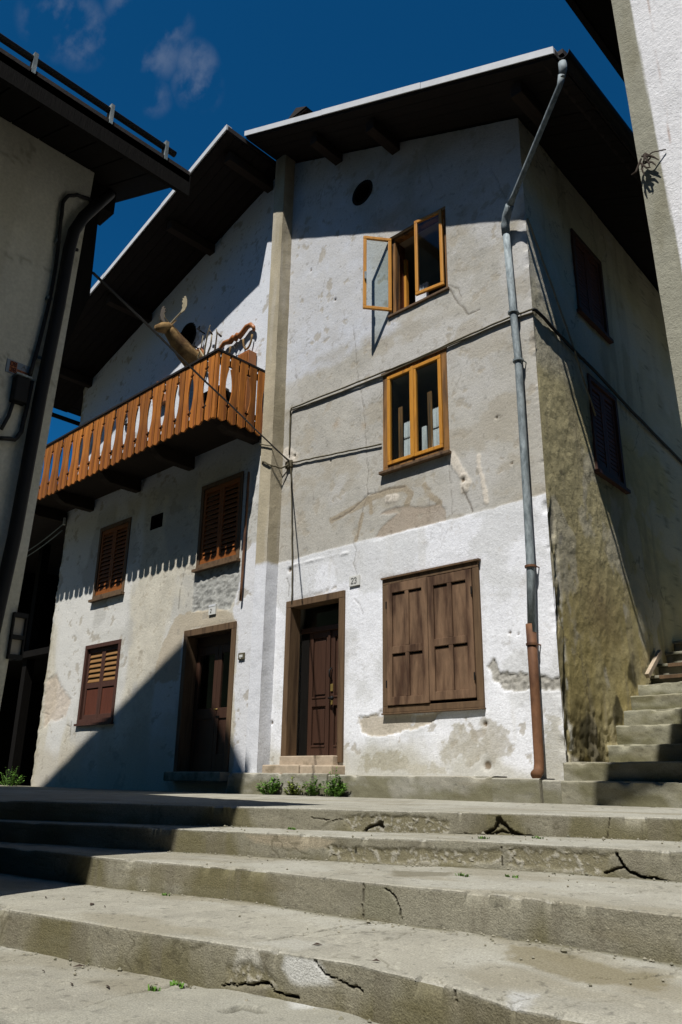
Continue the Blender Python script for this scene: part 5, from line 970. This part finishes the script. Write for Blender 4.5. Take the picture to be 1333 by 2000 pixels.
# ================================================================== RIGHT HOUSE
RH = empty('white_house', (6.0,-1.0,-0.9), 'bright white sunlit house with grey painted corner band', 'house')
def rwall(u, z):
    n2 = fbm(u*2, z*2, 901); n3 = fbm(u*9, z*9, 903, 3); c = np.empty(u.shape+(3,)); c[:] = (0.76,0.755,0.76); c = c*(0.94+0.12*n2)[..., None]
    c = lerp(c, (0.66,0.65,0.63), sstep(fbm(u*6, z*1.2, 907), 0.56, 0.72)*0.5)
    wl = (z-0.9-2.3)/2.8; be = 0.155-0.03*wl+(fbm(z*2.5, z*0, 905)-0.5)*0.012
    b = sstep(be-u, -0.004, 0.004); bc = np.empty_like(c); bc[:] = (0.31,0.30,0.235); bc = bc*(0.85+0.3*n2)[..., None]; bc = lerp(bc, (0.23,0.215,0.15), sstep(fbm(u*5, z*1.5, 909), 0.54, 0.7)*0.6)
    c = c*(1-b[..., None])+bc*b[..., None]
    k = sstep(-np.abs(u-0.235-0.02*np.sin(z*1.1)-(fbm(z*3, z*0, 911)-0.5)*0.02), -0.006, -0.001)*sstep(fbm(z*3+4, z*0, 913), 0.35, 0.5); c = lerp(c, (0.33,0.19,0.12), k*0.7)
    return (n2-0.5)*0.02+(n3-0.5)*0.004, c
us = np.concatenate([np.linspace(0, 0.7, 60), np.linspace(0.75, 7.0, 40)]); vs = np.linspace(0, 8.0, 330); U, Zz = np.meshgrid(us, vs); d_, c_ = rwall(U, Zz)
zw = Zz-0.95; XL = 2.755-0.0235*zw*1.0; P = np.stack([XL+U, -3.4-d_, zw], -1); P[..., 2] = np.minimum(zw, 7.03-0.06+0.40*(P[..., 0]-1.86)); grid_mesh('front_wall', P, c_, np.ones((len(vs)-1, len(us)-1), bool), M['plaster'], RH)
MB().add([(2.78,-3.39,-0.95),(2.78,4.0,-0.95),(2.60,4.0,7.25),(2.60,-3.39,7.25)], [(0,1,2,3)]).add([(2.78,4.0,-0.95),(9.7,4.0,-0.95),(9.7,4.0,8.6),(2.6,4.0,7.25)], [(0,1,2,3)]).build('side_wall', M['cream'], RH)
MB().add([(1.86,-4.35,7.03),(6.2,-4.35,8.77),(6.2,4.4,8.77),(1.86,4.4,7.03),(1.86,-4.35,7.18),(6.2,-4.35,8.92),(6.2,4.4,8.92),(1.86,4.4,7.18)], [(0,3,2,1),(4,5,6,7),(0,1,5,4),(1,2,6,5),(2,3,7,6),(3,0,4,7)]).add([(6.2,-4.35,8.77),(10.6,-4.35,7.03),(10.6,4.4,7.03),(6.2,4.4,8.77),(6.2,-4.35,8.92),(10.6,-4.35,7.18),(10.6,4.4,7.18),(6.2,4.4,8.92)], [(0,3,2,1),(4,5,6,7),(0,1,5,4),(1,2,6,5),(2,3,7,6),(3,0,4,7)]).build('roof', M['blackwood'], RH)
MB().box(1.80,1.858,-4.35,4.4,7.0,7.2).build('fascia', M['blackwood'], RH)
# dry twig caught on a wire at the white house's corner
c9 = Vector((2.72,-3.45,3.70)); TW = empty('dry_twig', c9, 'dry dark twig bundle hanging on the grey corner band of white house', 'twig')
rr = random.Random(5)
for i in range(11):
    a = rr.uniform(-2.6, 0.6); l = rr.uniform(0.05, 0.13); p0 = c9+Vector((rr.uniform(-0.02,0.02), 0, rr.uniform(-0.04,0.04))); p1 = p0+Vector((math.cos(a)*l*0.6, rr.uniform(-0.03,0.01), math.sin(a)*l)); p2 = p1+Vector((rr.uniform(-0.03,0.03),0,rr.uniform(-0.04,0.0)))
    MB().tube([p0, p1, p2], [0.007,0.006,0.003], 6).build('twig', M['dry'], TW)
MB().tube([c9, c9+Vector((0.06,0.0,0.015)), c9+Vector((0.13,0.04,0.02))], 0.004, 6).build('wire', M['dry'], TW)

# ================================================================== DARK OPEN-FRONTED BARN beyond the left corner, shaped to keep the gap black
BN_ = empty('timber_barn', (-15.0,2.5,-0.3), 'dark open timber barn beyond the left corner of corner house', 'barn')
for x in (-12.6,-14.6,-16.6,-18.4): MB().box(x-0.1, x+0.1, 0.9, 1.1, -0.4, 5.5).build('post', M['blackwood'], BN_)
MB().box(-19,-12.2,4.4,4.5,-0.4,5.9).box(-12.25,-12.15,1.0,4.4,-0.4,5.9).box(-19,-18.9,1.0,4.4,-0.4,5.9).build('boarding', M['blackwood'], BN_); MB().box(-19,-12.2,0.8,4.4,2.6,2.75).build('loft_floor', M['blackwood'], BN_)
MB().prism([(-0.6,5.35),(4.9,6.1),(4.9,6.22),(-0.6,5.47)], -19.3, -11.9, 'x').build('roof', M['tile'], BN_)

# ================================================================== PLANTS
def weed(loc, w, h, n, seed, label, group=None, mt='leaf'):
    r = random.Random(seed); L0 = Vector(loc); T = empty('weed_plant', L0, label, 'plant', group); mb = MB(); st = MB()
    nst = max(5, n//14)
    for i in range(nst):
        a = r.uniform(0, 6.28); rad = r.random()**0.6*w/2; top = L0+Vector((rad*math.cos(a), rad*math.sin(a)*0.6, h*r.uniform(0.3,1.15)*(1-0.5*rad/(w/2)))); base = L0+Vector((rad*0.35*math.cos(a), rad*0.3*math.sin(a), -0.01))
        st.tube([base, base.lerp(top, 0.5)+Vector((r.uniform(-.02,.02),r.uniform(-.02,.02),0.02)), top], [0.004,0.003,0.0015], 5)
        for k in range(n//nst):
            t = r.uniform(0.2, 1.0); p = base.lerp(top, t); az_ = r.uniform(0, 6.28); el = r.uniform(-0.3, 0.7); l = r.uniform(0.018, 0.06); wd = l*r.uniform(0.35, 0.5)
            d = Vector((math.cos(az_)*math.cos(el), math.sin(az_)*math.cos(el), math.sin(el))); s = d.cross(Vector((0,0,1))).normalized(); u = s.cross(d)
            q = [p, p+d*l*0.35+s*wd*0.9+u*0.006, p+d*l*0.45+s*wd*0.35, p+d*l*0.7+s*wd*0.8, p+d*l, p+d*l*0.7-s*wd*0.8, p+d*l*0.45-s*wd*0.35, p+d*l*0.35-s*wd*0.9+u*0.006]
            mb.add(q, [(0,1,2),(2,3,4),(4,5,6),(6,7,0),(0,2,4),(0,4,6)])
    mb.build('foliage', M[mt], T); st.build('stems', M[mt], T); return T
GW = 'weeds along the kerb below the door'
LBL = ['green weed at the kerb nearest the pilaster foot','green weed at the kerb, second from the pilaster','narrow green weed at the kerb beside the tallest weed','tallest green weed at the kerb, farthest from the pilaster']
for i, (px, w, h, n) in enumerate(((-4.05,0.42,0.24,420),(-3.58,0.34,0.20,330),(-3.25,0.28,0.22,260),(-2.88,0.40,0.30,460))): weed((px, -0.42, -0.265), w*1.1, h*1.15, n, 40+i, LBL[i], GW, 'leaf2' if i in (1,) else 'leaf')
weed((-11.95,-0.25,-0.27), 0.75, 0.42, 420, 60, 'green weed clump at the left end of the plastered house wall')
def tuft(loc, w, h, n, seed, label, group):
    r = random.Random(seed); mb = MB(); L0 = Vector(loc)
    for i in range(n):
        p = L0+Vector((r.uniform(-w,w), r.uniform(-w,w)*0.25, -0.004)); a = r.uniform(0,6.28); t = p+Vector((math.cos(a)*h*0.6, math.sin(a)*h*0.6, h*r.uniform(0.5,1))); s = Vector((-math.sin(a), math.cos(a), 0))*0.004; m_ = p.lerp(t, 0.5)+Vector((0,0,h*0.2))
        mb.add([p-s, p+s, m_+s*0.8, t, m_-s*0.8], [(0,1,2,4),(4,2,3)])
    ident(mb.build('grass_tuft', M['leaf']), label, 'grass', group)
def stp(i, u, v, z): c0, d, n = LINES[i]; return (c0[0]+u*d[0]+v*n[0], c0[1]+u*d[1]+v*n[1], z)
TG = 'small green grass tuft sprouting from a crack in the concrete steps'
for k, (i, (u, v), z) in enumerate(((4, (0.005,0.949), LZ[3]), (4, (0.206,0.915), LZ[3]), (4, (0.331,0.927), LZ[3]), (5, (-0.479,-0.017), LZ[4]), (5, (-0.487,-0.128), LZ[4]), (4, (-1.466,0.784), LZ[3]), (3, (0.313,0.552), LZ[2]), (3, (0.520,0.686), LZ[2]), (2, (0.267,0.287), LZ[1]), (2, (-1.065,0.395), LZ[1]), (2, (0.547,0.491), LZ[1]))):
    tuft(stp(min(i, 4), u, v, z), 0.035, 0.022, 26, 80+k, TG, 'grass tufts in the step cracks')
# fallen twigs and leaf bits on the lower tread
for k, (i, (u, v), z) in enumerate(((4, (-1.847,0.294), LZ[3]), (4, (-1.480,0.311), LZ[3]), (4, (-1.366,0.301), LZ[3]), (5, (-1.060,-0.225), LZ[4]), (5, (-1.027,-0.072), LZ[4]), (5, (-0.790,-0.281), LZ[4]), (5, (-0.652,-0.216), LZ[4]), (4, (0.021,0.240), LZ[3]), (4, (0.361,0.147), LZ[3]))):
    p = Vector(stp(min(i, 4), u, v, z+0.004)); a = rr.uniform(0, 3.1); d = Vector((math.cos(a), math.sin(a), 0)); s = Vector((-d.y, d.x, 0)); l = rr.uniform(0.015, 0.04)
    o = MB().add([p-d*l, p+s*l*0.3+Vector((0,0,0.008)), p+d*l, p-s*l*0.3+Vector((0,0,0.002)), p+Vector((0,0,0.006))], [(0,1,4),(1,2,4),(2,3,4),(3,0,4)]).build('fallen_leaf', M['dry'])
    ident(o, 'small dry brown leaf lying on the lower concrete steps', 'leaf', 'dry leaves on the steps')
